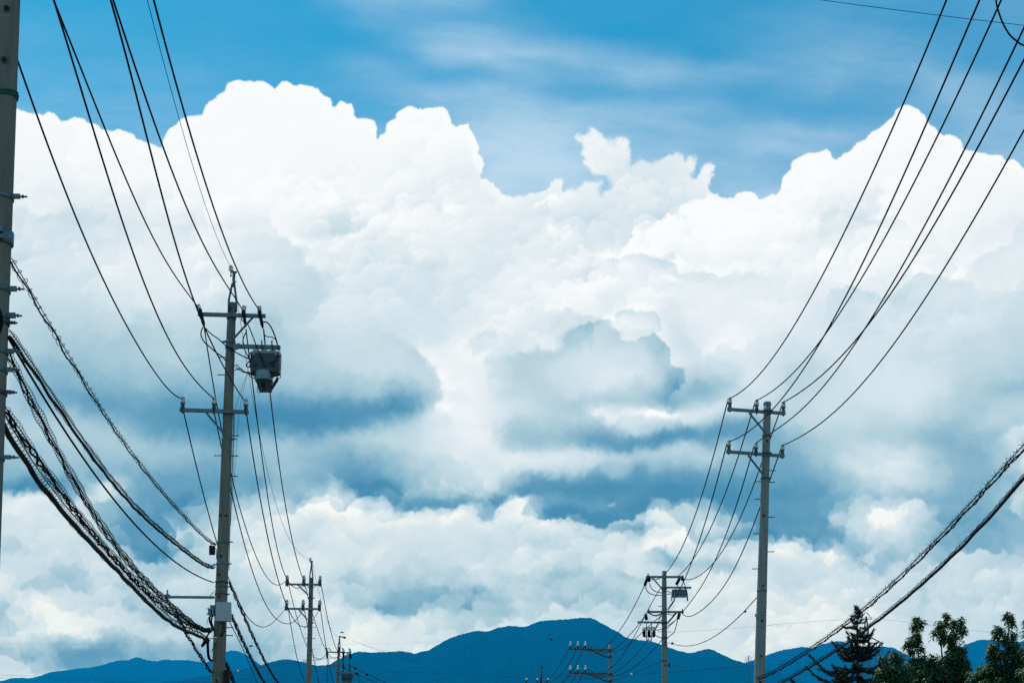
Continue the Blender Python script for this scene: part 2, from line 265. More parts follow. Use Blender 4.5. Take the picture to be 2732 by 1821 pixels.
    mask0 = alpha.copy(); calm = np.clip(fbm(PX, PY, 300, 4, 61)*2.6+.42+.52*np.clip((PY-1250)/120, 0, 1), .12, 1.3)   # stretches where the lobes are marked, and calm ones
    midsoft = np.clip(1-np.abs(PY-1120)/260, 0, 1)**.7
    bright = np.clip(blur(T, 20)*1.6-.45, 0, 1)
    keep = np.clip((.25+.75*(1-midsoft))*(.25+.85*bright)+.15*np.clip((PY-1300)/120, 0, 1), .05, 1).astype(np.float32)
    frag = fbm(PX+w1x*80+bx*14, (PY+w1y*60+by*14)*1.25, 150, 7, 15, .62)
    low = np.clip((PY-1250)/200, 0, 1)
    patch2 = np.clip(fbm(PX, PY, 240, 3, 16)*4+.6, 0, 1)
    T = T-np.clip(T-.9, 0, 1)*.18-.05*np.clip((PY-470)/120, 0, 1)*np.clip((.99-T)*12, 0, 1)+low*np.clip(frag*5, -1, 1)*patch2*.13*np.clip(T*1.5, .3, 1)+(1-low)*np.clip(1-T, 0, .4)*frag*.4
    T = puffs(T, None, 1500, 55, 120, .15, 150, 1900, 51, keep, .35)
    T = puffs(T, None, 5200, 24, 55, .12, 150, 1900, 52, keep, .45)
    T = puffs(T, alpha, 16000, 9, 24, .042, 150, 1900, 53, keep, .5)
    T = puffs(T, alpha, 12000, 5, 10, .05, 150, 1900, 54, keep*keep, .5)
    mist = np.clip(midsoft*.8+.2, 0, .95)*np.clip((.93-T)*4, .25, 1)
    T = T*(1-mist)+blur(T, 11)*mist
    for e in again: edge(*e)
    b2 = fbm(PX+w1x*120, (PY+w1y*90)*1.5, 210, 6, 12, .55); b3 = fbm(PX+w1x*40, PY+w1y*40, 40, 4, 13, .6)
    grey = np.clip((1.0-T)*2.2, 0.1, 1)*np.clip((T+.25)*2, .25, 1)
    T = T+grey*(b2*.13+b3*.05*(1+low))
    wis = np.clip(fbm(PX, PY, 200, 4, 33)*3, 0, .8)*k           # torn, misty stretches of the outline
    fx_ = fbm(PX, PY, 46, 5, 71, .62); fy_ = fbm(PX, PY, 46, 5, 72, .62)   # everything is frayed a little
    alpha = alpha*(1-wis)+blur(alpha, 7)*wis
    gx_ = fbm(PX, PY, 15, 3, 73, .6); gy_ = fbm(PX, PY, 15, 3, 74, .6)
    alpha = sample(alpha, PX+fx_*(12+30*k)+gx_*(6+7*k), PY+fy_*(12+30*k)+gy_*(6+7*k)); T = sample(T, PX+fx_*28+gx_*9, PY+fy_*24+gy_*9)
    T = T+.30*(T-blur(T, 7))+.16*(T-blur(T, 45))
    rim = blur(alpha, 26)                                      # thin bright rims along the outline
    T = np.clip(T+(1-rim)*alpha*.06, 0, 1.0)
    # ---- thin cirrus veil over the blue
    C = {-1000:[.15]*28, -300:[.12]*28,
      0:[0,0,0,0,0,0,0,0,0,.14,.26,.24,.2,.12, 0,0,0,0,0,0,0,.03,.06,.08,.10,.06,.05,.1],
      40:[.03,.02,.02,.02,.0,0,0,0,0,.03,.16,.16,.12,.08, .03,0,0,0,0,.02,.04,.06,.08,.08,.08,.05,.05,.1],
      100:[.05,.05,.04,.03,.03,.02,.02,0,0,0,.06,.2,.34,.30, .16,.08,.02,0,0,.02,.05,.10,.12,.14,.10,.08,.05,.06],
      150:[.08,.07,.06,.06,.06,.05,.04,.03,.02,.06,.08,.12,.30,.42, .44,.34,.28,.18,.08,.03,.08,.14,.20,.24,.2,.14,.06,.06],
      200:[.12,.1,.1,.1,.08,.08,.06,.05,.05,.10,.2,.14,.10,.22, .34,.22,.20,.32,.30,.26,.18,.16,.22,.22,.30,.34,.16,.1],
      250:[.15,.14,.14,.14,.12,.1,.08,.08,.08,.1,.16,.30,.36,.40, .30,.14,.10,.14,.12,.12,.08,.12,.20,.12,.2,.36,.34,.16],
      300:[.18,.17,.16,.16,.14,.12,.1,.1,.1,.1,.14,.26,.40,.48, .48,.36,.36,.34,.32,.22,.14,.12,.1,.1,.14,.22,.38,.34],
      350:[.2,.2,.2,.2,.18,.15,.15,.15,.15,.15,.2,.3,.44,.60, .66,.62,.42,.34,.34,.26,.30,.36,.34,.28,.24,.24,.36,.34],
      400:[.22]*11+[.35,.5,.66, .72,.70,.54,.42,.36,.26,.34,.36,.34,.3,.3,.32,.36,.4],
      450:[.22]*11+[.35,.5,.7, .74,.72,.56,.44,.36,.30,.38,.36,.34,.3,.3,.32,.36,.4],
      520:[.22]*11+[.35,.5,.66, .66,.66,.56,.50,.46,.44,.5,.46,.44,.4,.4,.4,.4,.4], 2123:[.5]*28}
    c1 = fbm(PX+w1x*140, (PY+w1y*60+PX*.10)*3.2, 300, 6, 21, .60)*.55+fbm(PX+w1x*60, (PY+w1y*30-PX*.12)*5, 240, 6, 22, .62)*.75
    V = sample(grid(C), PX+w1x*60, PY+w1y*26)
    V = np.clip(V*(1+c1*1.5*(1.05-V))+c1*.03+.03, 0, .9)
    # ---- colours (scene linear)
    def lin(c): c = np.array(c, float)/255; return np.where(c <= .04045, c/12.92, ((c+.055)/1.055)**2.4)
    stops = [(-.1,(64,132,170)),(0,(74,141,178)),(.2,(106,162,192)),(.4,(147,188,207)),(.6,(182,209,221)),(.8,(212,228,236)),(.9,(230,238,242)),(1.0,(250,252,253))]
    ts = [s[0] for s in stops]; ls = np.array([lin(s[1]) for s in stops])
    cloud = np.stack([np.interp(T, ts, ls[:, i]) for i in range(3)], -1).astype(np.float32)
    warm = (np.clip((PY-1150)/300, 0, 1)*np.clip((T-.7)/.3, 0, 1))[..., None]
    cloud = cloud*(1-warm*np.array([.055, .04, .085], np.float32))
    veil = lin((206, 228, 242)).astype(np.float32)
    A = alpha+(1-alpha)*V
    wv = ((1-alpha)*V/np.maximum(A, 1e-4))[..., None]
    col = cloud*(1-wv)+veil*wv
    # what the air in front adds and takes away is allowed for here, so that the clouds keep their own brightness behind it
    el = np.arctan2(HY-PY, F); path = np.minimum(HAZE_TOP/np.maximum(np.sin(el), .01), 15500.)
    tr = np.exp(-HAZE_DENSITY*path)[..., None]; air = np.array(AIR_LIGHT, np.float32)
    col = np.clip((col-air*(1-tr)*.9)/tr, 0, 2.0)
    return col.astype(np.float32), A.astype(np.float32)
# ---------------------------------------------------------------- world: Nishita sky with the cloud bank in front of it
def node(nt, kind, **kw):
    n = nt.nodes.new(kind)
    for k, v in kw.items(): setattr(n, k, v)
    return n
def build_world():
    col, A = sky_field()
    img = bpy.data.images.new('cloud_field', SW, SH, alpha=True, float_buffer=True)
    img.colorspace_settings.name = 'Linear Rec.709'; img.alpha_mode = 'CHANNEL_PACKED'
    buf = np.concatenate([col, A[..., None]], -1)[::-1]
    img.pixels.foreach_set(np.ascontiguousarray(buf, dtype=np.float32).ravel()); img.update(); img.pack()
    w = bpy.data.worlds.new('World'); scene.world = w; w.use_nodes = True; nt = w.node_tree; nt.nodes.clear()
    L = nt.links.new
    def M(op, a, b=None, clamp=False):
        n = node(nt, 'ShaderNodeMath', operation=op, use_clamp=clamp)
        for i, v in enumerate((a, b)):
            if v is None: continue
            if isinstance(v, (int, float)): n.inputs[i].default_value = v
            else: L(v, n.inputs[i])
        return n.outputs[0]
    tc = node(nt, 'ShaderNodeTexCoord'); sp = node(nt, 'ShaderNodeSeparateXYZ'); L(tc.outputs['Generated'], sp.inputs[0])
    X, Y, Z = sp.outputs
    Ys = M('MAXIMUM', Y, .01)
    u = M('DIVIDE', M('SUBTRACT', M('ADD', M('MULTIPLY', M('DIVIDE', X, Ys), F), CX), SKX0), SKX1-SKX0)
    v = M('DIVIDE', M('SUBTRACT', SKY1, M('SUBTRACT', HY, M('MULTIPLY', M('DIVIDE', Z, Ys), F))), SKY1-SKY0)
    cb = node(nt, 'ShaderNodeCombineXYZ'); L(u, cb.inputs[0]); L(v, cb.inputs[1])
    ti = node(nt, 'ShaderNodeTexImage', image=img, interpolation='Cubic', extension='EXTEND'); L(cb.outputs[0], ti.inputs[0])
    def ramp(x, a, b): return M('DIVIDE', M('SUBTRACT', x, a), b-a, True)
    inner = M('MULTIPLY', M('MULTIPLY', ramp(u, 0, .1), ramp(u, 1, .9)), M('MULTIPLY', ramp(v, 1, .88), ramp(Y, .1, .3)))
    # the rest of the sky goes on with the same kind of weather: a cumulus bank low down, thin veils above
    mp = node(nt, 'ShaderNodeMapping'); mp.inputs['Scale'].default_value = (1, 1, 1.9); L(tc.outputs['Generated'], mp.inputs[0])
    n1 = node(nt, 'ShaderNodeTexNoise'); n1.inputs['Scale'].default_value = 4.2; n1.inputs['Detail'].default_value = 9; n1.inputs['Distortion'].default_value = .35
    n2 = node(nt, 'ShaderNodeTexNoise'); n2.inputs['Scale'].default_value = 7.0; n2.inputs['Detail'].default_value = 7; n2.inputs['Distortion'].default_value = .8
    L(mp.outputs[0], n1.inputs[0]); L(mp.outputs[0], n2.inputs[0])
    h = M('SUBTRACT', M('ADD', M('MULTIPLY', M('SUBTRACT', n1.outputs[0], .5), 1.1), .34), Z)
    al = ramp(h, -.015, .03)
    veil = M('MULTIPLY', ramp(n2.outputs[0], .5, .8), .5)
    al = M('MAXIMUM', al, veil)
    tone = M('ADD', M('MULTIPLY', M('SUBTRACT', n2.outputs[0], .5), 2.4), .78)
    tone = M('MINIMUM', M('MAXIMUM', tone, 0), 1)
    cr = node(nt, 'ShaderNodeValToRGB'); L(tone, cr.inputs[0])
    st = [(0, (.065, .262, .462)), (.4, (.26, .50, .65)), (.8, (.66, .78, .84)), (1, (.95, .97, .98))]
    e = cr.color_ramp.elements; e[0].position = 0; e[0].color = (*st[0][1], 1); e[1].position = 1; e[1].color = (*st[3][1], 1)
    for p, c in st[1:3]: q = e.new(p); q.color = (*c, 1)
    mc = node(nt, 'ShaderNodeMix', data_type='RGBA'); L(inner, mc.inputs[0]); L(cr.outputs[0], mc.inputs[6]); L(ti.outputs[0], mc.inputs[7])
    ma = node(nt, 'ShaderNodeMix', data_type='FLOAT'); L(inner, ma.inputs[0]); L(al, ma.inputs[2]); L(ti.outputs[1], ma.inputs[3])
    sky = node(nt, 'ShaderNodeTexSky', sky_type='NISHITA', sun_disc=False, sun_elevation=math.radians(SUN_EL), sun_rotation=math.radians(SUN_AZ))
    sky.air_density = 1.0; sky.dust_density = .6; sky.ozone_density = 2.0
    tint = node(nt, 'ShaderNodeMix', data_type='RGBA', blend_type='MULTIPLY'); tint.inputs[0].default_value = 1
    L(sky.outputs[0], tint.inputs[6]); tint.inputs[7].default_value = SKY_TINT
    bg = node(nt, 'ShaderNodeBackground'); bg.inputs[1].default_value = WORLD_STRENGTH; L(tint.outputs[2], bg.inputs[0])
    bc = node(nt, 'ShaderNodeBackground'); bc.inputs[1].default_value = 1.0; L(mc.outputs[2], bc.inputs[0])
    mx = node(nt, 'ShaderNodeMixShader'); L(ma.outputs[0], mx.inputs[0]); L(bg.outputs[0], mx.inputs[1]); L(bc.outputs[0], mx.inputs[2])
    out = node(nt, 'ShaderNodeOutputWorld'); L(mx.outputs[0], out.inputs[0])
    w.cycles.sampling_method = 'MANUAL'; w.cycles.sample_map_resolution = 1024
SKY_TINT = (.11, 1.04, 1.14, 1)
build_world()
# ---------------------------------------------------------------- helpers
def px(x, y, d): return Vector(((x-CX)/F*d, d, EYE+(HY-y)/F*d))     # a point seen at column x, row y, d metres ahead
ORG = {}
def tag(o, label=None, cat=None, group=None, kind=None):
    for k, v in (('label', label), ('category', cat), ('group', group), ('kind', kind)):
        if v: o[k] = v
    return o
def thing(name, loc, label, cat, group=None):
    o = bpy.data.objects.new(name, None); C.objects.link(o); o.location = loc; o.empty_display_size = .3
    ORG[o] = Vector(loc); return tag(o, label, cat, group)
def frame(t, up=Vector((0, 0, 1))):
    t = t.normalized(); a = t.cross(up)
    if a.length < 1e-4: a = t.cross(Vector((0, 1, 0)))
    a.normalize(); return a, a.cross(t).normalized()
class MB:
    def __init__(s): s.v = []; s.f = []; s.m = []; s.mi = 0; s.smooth = []; s.sm = True
    def ring(s, c, a, b, r, n):
        i = len(s.v)
        for k in range(n):
            q = 2*math.pi*k/n; s.v.append(tuple(c+a*(r*math.cos(q))+b*(r*math.sin(q))))
        return i
    def face(s, f, sm=None): s.f.append(f); s.m.append(s.mi); s.smooth.append(s.sm if sm is None else sm)
    def tube(s, pts, r, n=6, cap=True):
        pts = [Vector(p) for p in pts]; rs = r if isinstance(r, (list, tuple)) else [r]*len(pts)
        pa = None; prev = None
        for k, p in enumerate(pts):
            t = (pts[min(k+1, len(pts)-1)]-pts[max(k-1, 0)])
            if t.length < 1e-9: t = Vector((0, 0, 1))
            t.normalize()
            if pa is None: a, b = frame(t)
            else:
                a = (pa-t*pa.dot(t)); a = a.normalized() if a.length > 1e-6 else frame(t)[0]; b = a.cross(t).normalized()
            pa = a; i = s.ring(p, a, b, rs[k], n)
            if prev is not None:
                for q in range(n): s.face((prev+q, prev+(q+1) % n, i+(q+1) % n, i+q))
            elif cap and n > 3: s.face(tuple(range(i, i+n)), False)
            prev = i
        if cap and n > 3: s.face(tuple(range(prev+n-1, prev-1, -1)), False)
        return s
    def bar(s, p, q, w, h, up=Vector((0, 0, 1))):           # rectangular bar from p to q, w across, h along up
        p = Vector(p); q = Vector(q); a, b = frame(q-p, up); i = len(s.v)
        for c in (p, q):
            for x, y in ((-1, -1), (1, -1), (1, 1), (-1, 1)): s.v.append(tuple(c+a*(x*w/2)+b*(y*h/2)))
        for f in ((0, 1, 2, 3), (7, 6, 5, 4), (0, 4, 5, 1), (1, 5, 6, 2), (2, 6, 7, 3), (3, 7, 4, 0)): s.face(tuple(i+k for k in f), False)
        return s
    def box(s, c, w, d, h, bev=0.0, taper=1.0):              # upright box centred on c, optional chamfered corners
        c = Vector(c); e = min(bev, w/2.01, d/2.01); i = len(s.v)
        for z, k in ((-h/2, taper), (-h/2+e, taper) if False else (h/2, 1.0)):
            for x, y in ((-w/2+e, -d/2), (w/2-e, -d/2), (w/2, -d/2+e), (w/2, d/2-e), (w/2-e, d/2), (-w/2+e, d/2), (-w/2, d/2-e), (-w/2, -d/2+e)):
                s.v.append(tuple(c+Vector((x*k, y*k, z))))
        s.face(tuple(range(i+7, i-1, -1)), False); s.face(tuple(range(i+8, i+16)), False)
        for k in range(8): s.face((i+k, i+(k+1) % 8, i+8+(k+1) % 8, i+8+k), False)
        return s
    def lathe(s, c, ax, prof, n=12, flat=False):             # prof: (radius, distance along ax)
        c = Vector(c); ax = Vector(ax).normalized(); a, b = frame(ax); prev = None
        for r, z in prof:
            i = s.ring(c+ax*z, a, b, max(r, 1e-4), n)
            if prev is not None:
                for q in range(n): s.face((prev+q, prev+(q+1) % n, i+(q+1) % n, i+q), not flat)
            else: s.face(tuple(range(i, i+n)), False)
            prev = i
        s.face(tuple(range(prev+n-1, prev-1, -1)), False); return s
    def mesh(s, name, mats, off=Vector((0, 0, 0))):
        me = bpy.data.meshes.new(name); V = np.array(s.v, np.float64)-np.array(off)
        me.from_pydata(V.tolist(), [], s.f)
        for m in (mats if isinstance(mats, (list, tuple)) else [mats]): me.materials.append(m)
        me.polygons.foreach_set('material_index', s.m); me.polygons.foreach_set('use_smooth', s.smooth)
        if len(s.f) < 6000:
            bm = bmesh.new(); bm.from_mesh(me); bmesh.ops.recalc_face_normals(bm, faces=bm.faces); bm.to_mesh(me); bm.free()
        return me
    def build(s, name, mats, parent=None, org=None):
        off = ORG[parent] if parent is not None else Vector(org if org is not None else (0, 0, 0))
        o = bpy.data.objects.new(name, s.mesh(name, mats, off)); C.objects.link(o)
        if parent is not None: o.parent = parent
        else: o.location = off
        ORG[o] = off; return o
def inst(name, me, parent, loc, rot=None, sc=None):           # one more part that shares a mesh
    o = bpy.data.objects.new(name, me); C.objects.link(o); o.parent = parent; o.location = Vector(loc)-ORG[parent]
    if rot is not None: o.rotation_mode = 'QUATERNION'; o.rotation_quaternion = rot
    if sc: o.scale = (sc, sc, sc)
    ORG[o] = ORG[parent]; return o
def smooth(pts, n=6):                                        # Catmull-Rom through the points
    P = [Vector(p) for p in pts]
    if len(P) < 3: return P
    P = [P[0]*2-P[1]]+P+[P[-1]*2-P[-2]]; out = []
    for i in range(1, len(P)-2):
        for k in range(n):
            t = k/n; a, b, c, d = P[i-1:i+3]
            out.append(.5*((2*b)+(-a+c)*t+(2*a-5*b+4*c-d)*t*t+(-a+3*b-3*c+d)*t**3))
    out.append(P[-2]); return out
# ---------------------------------------------------------------- materials
def mat(name, col, rough=.6, metal=0.0, scale=3.0, var=.25, spots=None, bump=.0, stretch=(1, 1, 1), detail=6, spec=.4):
    m = bpy.data.materials.new(name); m.use_nodes = True; nt = m.node_tree; b = nt.nodes['Principled BSDF']; L = nt.links.new
    tc = node(nt, 'ShaderNodeTexCoord'); mp = node(nt, 'ShaderNodeMapping'); mp.inputs['Scale'].default_value = stretch; L(tc.outputs['Object'], mp.inputs[0])
    n = node(nt, 'ShaderNodeTexNoise'); n.inputs['Scale'].default_value = scale; n.inputs['Detail'].default_value = detail; n.inputs['Roughness'].default_value = .65; L(mp.outputs[0], n.inputs[0])
    r = node(nt, 'ShaderNodeValToRGB'); e = r.color_ramp.elements
    e[0].position = .28; e[0].color = (*[c*(1-var) for c in col], 1); e[1].position = .72; e[1].color = (*[min(1, c*(1+var)) for c in col], 1)
    L(n.outputs[0], r.inputs[0]); last = r.outputs[0]
    if spots:                                                # stains, rust or dirt with a shape of their own
        sc, th, scol = spots
        n2 = node(nt, 'ShaderNodeTexNoise'); n2.inputs['Scale'].default_value = sc; n2.inputs['Detail'].default_value = 8; n2.inputs['Roughness'].default_value = .7; L(mp.outputs[0], n2.inputs[0])
        r2 = node(nt, 'ShaderNodeValToRGB'); f = r2.color_ramp.elements; f[0].position = th; f[0].color = (0, 0, 0, 1); f[1].position = th+.14; f[1].color = (1, 1, 1, 1); L(n2.outputs[0], r2.inputs[0])
        mx = node(nt, 'ShaderNodeMix', data_type='RGBA'); L(r2.outputs[0], mx.inputs[0]); L(last, mx.inputs[6]); mx.inputs[7].default_value = (*scol, 1); last = mx.outputs[2]
    L(last, b.inputs['Base Color']); b.inputs['Roughness'].default_value = rough; b.inputs['Metallic'].default_value = metal
    b.inputs['Specular IOR Level'].default_value = spec
    if bump:
        bp = node(nt, 'ShaderNodeBump'); bp.inputs['Strength'].default_value = bump; bp.inputs['Distance'].default_value = .02; L(n.outputs[0], bp.inputs['Height']); L(bp.outputs[0], b.inputs['Normal'])
    return m
CONC = mat('concrete', (.192, .196, .165), .85, 0, 2.6, .34, (1.3, .52, (.095, .105, .080)), .4, (4, 4, .45), spec=.25)
CONC3 = mat('pale_concrete', (.235, .27, .255), .85, 0, 2.6, .25, (1.3, .55, (.15, .17, .15)), .4, (4, 4, .45), spec=.25)
CONC2 = mat('concrete_cap', (.17, .27, .33), .6, 0, 4, .15)
GALV = mat('galvanised_steel', (.105, .175, .20), .45, .5, 7, .2, (5, .62, (.09, .12, .12)), .1)
GALV_D = mat('weathered_steel', (.055, .085, .095), .5, .4, 9, .25, (6, .66, (.07, .04, .025)))
BLACK = mat('black_insulation', (.004, .006, .009), .7, 0, 8, .3, spec=.12)
RUBBER = mat('grey_sheath', (.010, .014, .017), .6, 0, 8, .3, spec=.2)
PORC = mat('white_porcelain', (.72, .76, .74), .22, 0, 6, .08, spec=.6)
PORCB = mat('grey_porcelain', (.10, .14, .15), .3, 0, 6, .15)
PLATE = mat('light_steel_plate', (.42, .52, .55), .4, .35, 8, .12)
TANK = mat('painted_steel_tank', (.028, .060, .075), .38, .2, 5, .18, (4, .62, (.05, .075, .085)))
TANKL = mat('pale_paint', (.20, .31, .35), .4, .1, 5, .15)
CABINET = mat('grey_cabinet', (.33, .42, .47), .35, .2, 4, .1, (3, .6, (.45, .54, .58)), stretch=(2, 2, .8))
HOLE = mat('hole_lining', (.012, .012, .012), .9)
ROPE = mat('green_rope', (.01, .14, .11), .8)
BRASS = mat('brass_ring', (.42, .36, .16), .4, .6)
WHITEB = mat('white_ball', (.75, .75, .72), .4)
# ---------------------------------------------------------------- ground and road (below the frame), mountains, haze
def struct(name, b, m, kind='structure'):
    o = b.build(name, m); o['kind'] = kind; return o
GRASS = mat('field_grass', (.06, .09, .035), .9, 0, .8, .3); ASPH = mat('asphalt', (.05, .05, .052), .85, 0, 5, .2); PAINT = mat('road_paint', (.75, .75, .72), .6, 0, 8, .1); KERB = mat('kerb_concrete', (.3, .3, .29), .85, 0, 5, .15)
b = MB(); b.v = [(-7500, -900, 0), (7500, -900, 0), (7500, 15000, 0), (-7500, 15000, 0)]; b.face((0, 1, 2, 3), False); struct('ground', b, GRASS)
def strip(pts, w, z, m, name, zt=None):
    b = MB(); b.sm = False
    for (x0, y0), (x1, y1) in zip(pts, pts[1:]):
        if zt: b.bar((x0, y0, z+zt/2), (x1, y1, z+zt/2), w, zt)
        else:
            i = len(b.v); b.v += [(x0-w/2, y0, z), (x0+w/2, y0, z), (x1+w/2, y1, z), (x1-w/2, y1, z)]; b.face((i, i+1, i+2, i+3))
    return struct(name, b, m)
strip([(1.3, -30), (1.1, 60), (-1.2, 130), (-9, 260)], 8.6, .006, ASPH, 'road')
for s_ in (-1, 1): strip([(1.3+s_*4.42, -30), (1.1+s_*4.42, 60), (-1.2+s_*4.42, 130), (-9+s_*4.42, 260)], .15, 0, KERB, 'kerb', .13)
b = MB(); b.sm = False
for k in range(28):
    y = -25+k*10; x = 1.2 if y < 60 else 1.1-(y-60)*.033; i = len(b.v); b.v += [(x-.075, y, .011), (x+.075, y, .011), (x+.075, y+5, .011), (x-.075, y+5, .011)]; b.face((i, i+1, i+2, i+3))
struct('road_markings', b, PAINT)
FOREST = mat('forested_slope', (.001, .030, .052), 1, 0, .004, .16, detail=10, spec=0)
def ridge(name, D, pts, seed, depth=2600, bump=1.0):
    pts = sorted(pts); xs = [p[0] for p in pts]; ys = [p[1] for p in pts]; r = np.random.RandomState(seed)
    c = np.arange(xs[0], xs[-1]+1, 3.0); row = np.interp(c, xs, ys)
    k = np.ones(5)/5; row = np.convolve(np.pad(row, 2, mode='edge'), k, 'valid')
    row += (np.interp(c, np.arange(c[0], c[-1]+8, 4.3), r.randn(len(np.arange(c[0], c[-1]+8, 4.3))))*.55+np.interp(c, np.arange(c[0], c[-1]+30, 17), r.randn(len(np.arange(c[0], c[-1]+30, 17))))*.7)*bump
    X = (c-CX)/F*D; Zr = EYE+(HY-row)/F*D; nf = 26; V = []; n = len(c)
    spur = [np.interp(c, np.arange(c[0], c[-1]+90, 45), r.rand(len(np.arange(c[0], c[-1]+90, 45)))) for _ in range(6)]
    for j in range(-7, nf+1):
        t = j/nf; u = abs(t)
        g = (1-u)**1.15 if j >= 0 else (1-u*2.2)
        sp = sum(np.roll(spur[q], int(6*j*(1 if q % 2 else -1)*(q+1)/6))*math.sin((q+1)*u*5+q) for q in range(6))
        z = Zr*max(g, 0)*(1+0*sp)+ (Zr*.10*u*(1-u)*4*sp*.6 if j > 0 else 0)
        z = np.minimum(z, EYE+(Zr-EYE)*(D-depth*t)/D*(1-.05*u)) if j > 0 else z
        y = D-depth*t*(1 if j >= 0 else 1)
        V += [(float(a*(1 if j <= 0 else (y/D)*.0+1)), float(y), float(max(zz, -1 if j == nf else .5 if j > nf-1 else zz))) for a, zz in zip(X, z)]
    b = MB(); b.v = V; R = nf+8
    for j in range(R-1):
        for i in range(n-1): b.f.append((j*n+i, j*n+i+1, (j+1)*n+i+1, (j+1)*n+i))
    b.m = [0]*len(b.f); b.smooth = [True]*len(b.f)
    return struct(name, b, FOREST)
def R_(t, L):
    ox = {9: 0, 10: 680, 11: 1360, 12: 2032}[t]; return [(ox+a/2.5243, 1200+b/2.5243) for a, b in L]
ridge('mountain_ridge', 7500, [(-900, 1900), (-200, 1850)]+R_(9, [(640,1590),(960,1572),(1040,1568),(1200,1552),(1350,1522),(1450,1512),(1530,1500),(1620,1478),(1700,1456)])+R_(10, [(0,1450),(60,1440),(150,1415),(220,1405),(330,1425),(400,1445),(490,1450),(540,1420),(620,1380),(700,1352),(800,1360),(900,1358),(970,1350),(1080,1365),(1170,1348),(1230,1310),(1300,1270),(1380,1240),(1480,1218),(1570,1220),(1640,1195),(1720,1183)])
      +R_(11, [(0,1183),(100,1190),(200,1150),(300,1145),(440,1132),(540,1127),(580,1140),(640,1175),(730,1225),(800,1265),(870,1278),(980,1290),(1060,1320),(1130,1350),(1220,1365),(1280,1345),(1330,1333),(1370,1345),(1430,1375),(1500,1405),(1570,1428),(1640,1440),(1720,1460),(1767,1480)])+[(2200, 1835), (2700, 1880), (3400, 1850)], 3)
ridge('mountain_ridge', 10200, [(1700, 1850), (1900, 1790)]+R_(11, [(1570,1440),(1640,1410),(1720,1380)])+R_(12, [(0,1390),(25,1380),(100,1355),(200,1335),(280,1320),(340,1335),(420,1300),(500,1285),(560,1290),(640,1315),(740,1325),(820,1318),(890,1328),(970,1375),(1060,1420),(1200,1430),(1300,1360),(1380,1305),(1470,1273),(1550,1275),(1700,1290),(1767,1290)])+[(2900, 1690), (3200, 1730), (3600, 1760)], 5)
ridge('mountain_ridge', 12500, [(-900, 1800), (-400, 1790), (-120, 1812)]+R_(9, [(0,1558),(70,1535),(130,1530),(200,1535),(280,1515),(350,1490),(430,1485),(500,1470),(600,1465),(700,1440),(800,1415),(860,1412),(900,1395),(940,1390),(980,1410),(1050,1420),(1110,1408),(1180,1412),(1260,1410),(1340,1425),(1400,1425),(1450,1390),(1530,1352),(1570,1348),(1620,1355),(1680,1385),(1740,1435),(1767,1452)])+[(760, 1800), (900, 1840), (1200, 1870)], 7, bump=.7)
ridge('foothill', 9000, [(150, 1850), (240, 1826)]+R_(9, [(690,1563),(740,1554),(830,1549),(900,1556),(960,1564)])+[(430, 1832), (560, 1860)], 9, depth=1500, bump=.5)
b = MB(); x0, x1, y0, y1, z0, z1 = -8200, 8200, -1000, 15500, -1.5, HAZE_TOP
b.v = [(x0, y0, z0), (x1, y0, z0), (x1, y1, z0), (x0, y1, z0), (x0, y0, z1), (x1, y0, z1), (x1, y1, z1), (x0, y1, z1)]
for f in ((3, 2, 1, 0), (4, 5, 6, 7), (0, 1, 5, 4), (1, 2, 6, 5), (2, 3, 7, 6), (3, 0, 4, 7)): b.face(f, False)
HZ = bpy.data.materials.new('haze_air'); HZ.use_nodes = True; nt = HZ.node_tree; nt.nodes.clear(); out = node(nt, 'ShaderNodeOutputMaterial'); pv = node(nt, 'ShaderNodeVolumePrincipled')
pv.inputs['Color'].default_value = (*HAZE_COLOR, 1); pv.inputs['Density'].default_value = HAZE_DENSITY; pv.inputs['Anisotropy'].default_value = .0; nt.links.new(pv.outputs[0], out.inputs['Volume'])
struct('haze', b, HZ, 'stuff')
# ---------------------------------------------------------------- spans of wire
# a span hangs in the vertical plane between its two ends; the sighted points give the height along it
def span_fit(A, B, pts, n=48, cubic=False, hold=False):
    """A, B: (x, y) ground plan of the ends; pts: sighted (column, row). Returns 3D points of a parabola in the plane."""
    ts, zs, ws = [], [], []
    for i, (c, r) in enumerate(pts):
        k = (c-CX)/F; den = k*(B[1]-A[1])-(B[0]-A[0])
        t = (A[0]-k*A[1])/den; Y = A[1]+t*(B[1]-A[1])
        ts.append(t); zs.append(EYE+(HY-r)/F*Y); ws.append(F/Y*(30 if (i == 0 or (hold and i == len(pts)-1)) else 1))
    ts, zs, ws = map(np.array, (ts, zs, ws))
    q = np.polyfit(ts, zs, min(2, len(pts)-1), w=ws)
    ze = float(np.polyval(q, 1)) if ts.max() > .6 else zs[0]+(.6 if A[1] < 90 else 0)
    w1 = 6.0 if ts.max() > .6 else 60.0
    if ts.max() < .97: ts = np.append(ts, 1.0); zs = np.append(zs, ze); ws = np.append(ws, w1)
    co = np.polyfit(ts, zs, min(5 if ts.max() < 1.05 and len(pts) > 8 else 3, len(ts)-1) if not cubic else 3, w=ws)
    T = np.linspace(0, 1, n)
    P = [(A[0]+t*(B[0]-A[0]), A[1]+t*(B[1]-A[1]), float(np.polyval(co, t))) for t in T]
    res = [(np.polyval(co, t)-z)*F/(A[1]+t*(B[1]-A[1])) for t, z in zip(ts, zs)]
    return P, res, ts
D1, D2, D3, D4 = 14.5, 34.7, 70.0, 114.0          # distances of the poles on the left
E0, E1, E2, E3, E4 = 16.0, 40.0, 64.6, 98.0, 131.0   # and on the right
def gx(c, d): return (c-CX)/F*d
SPANS = []   # (name, end A (column, distance), end B (x, distance), points, radius, label, group)
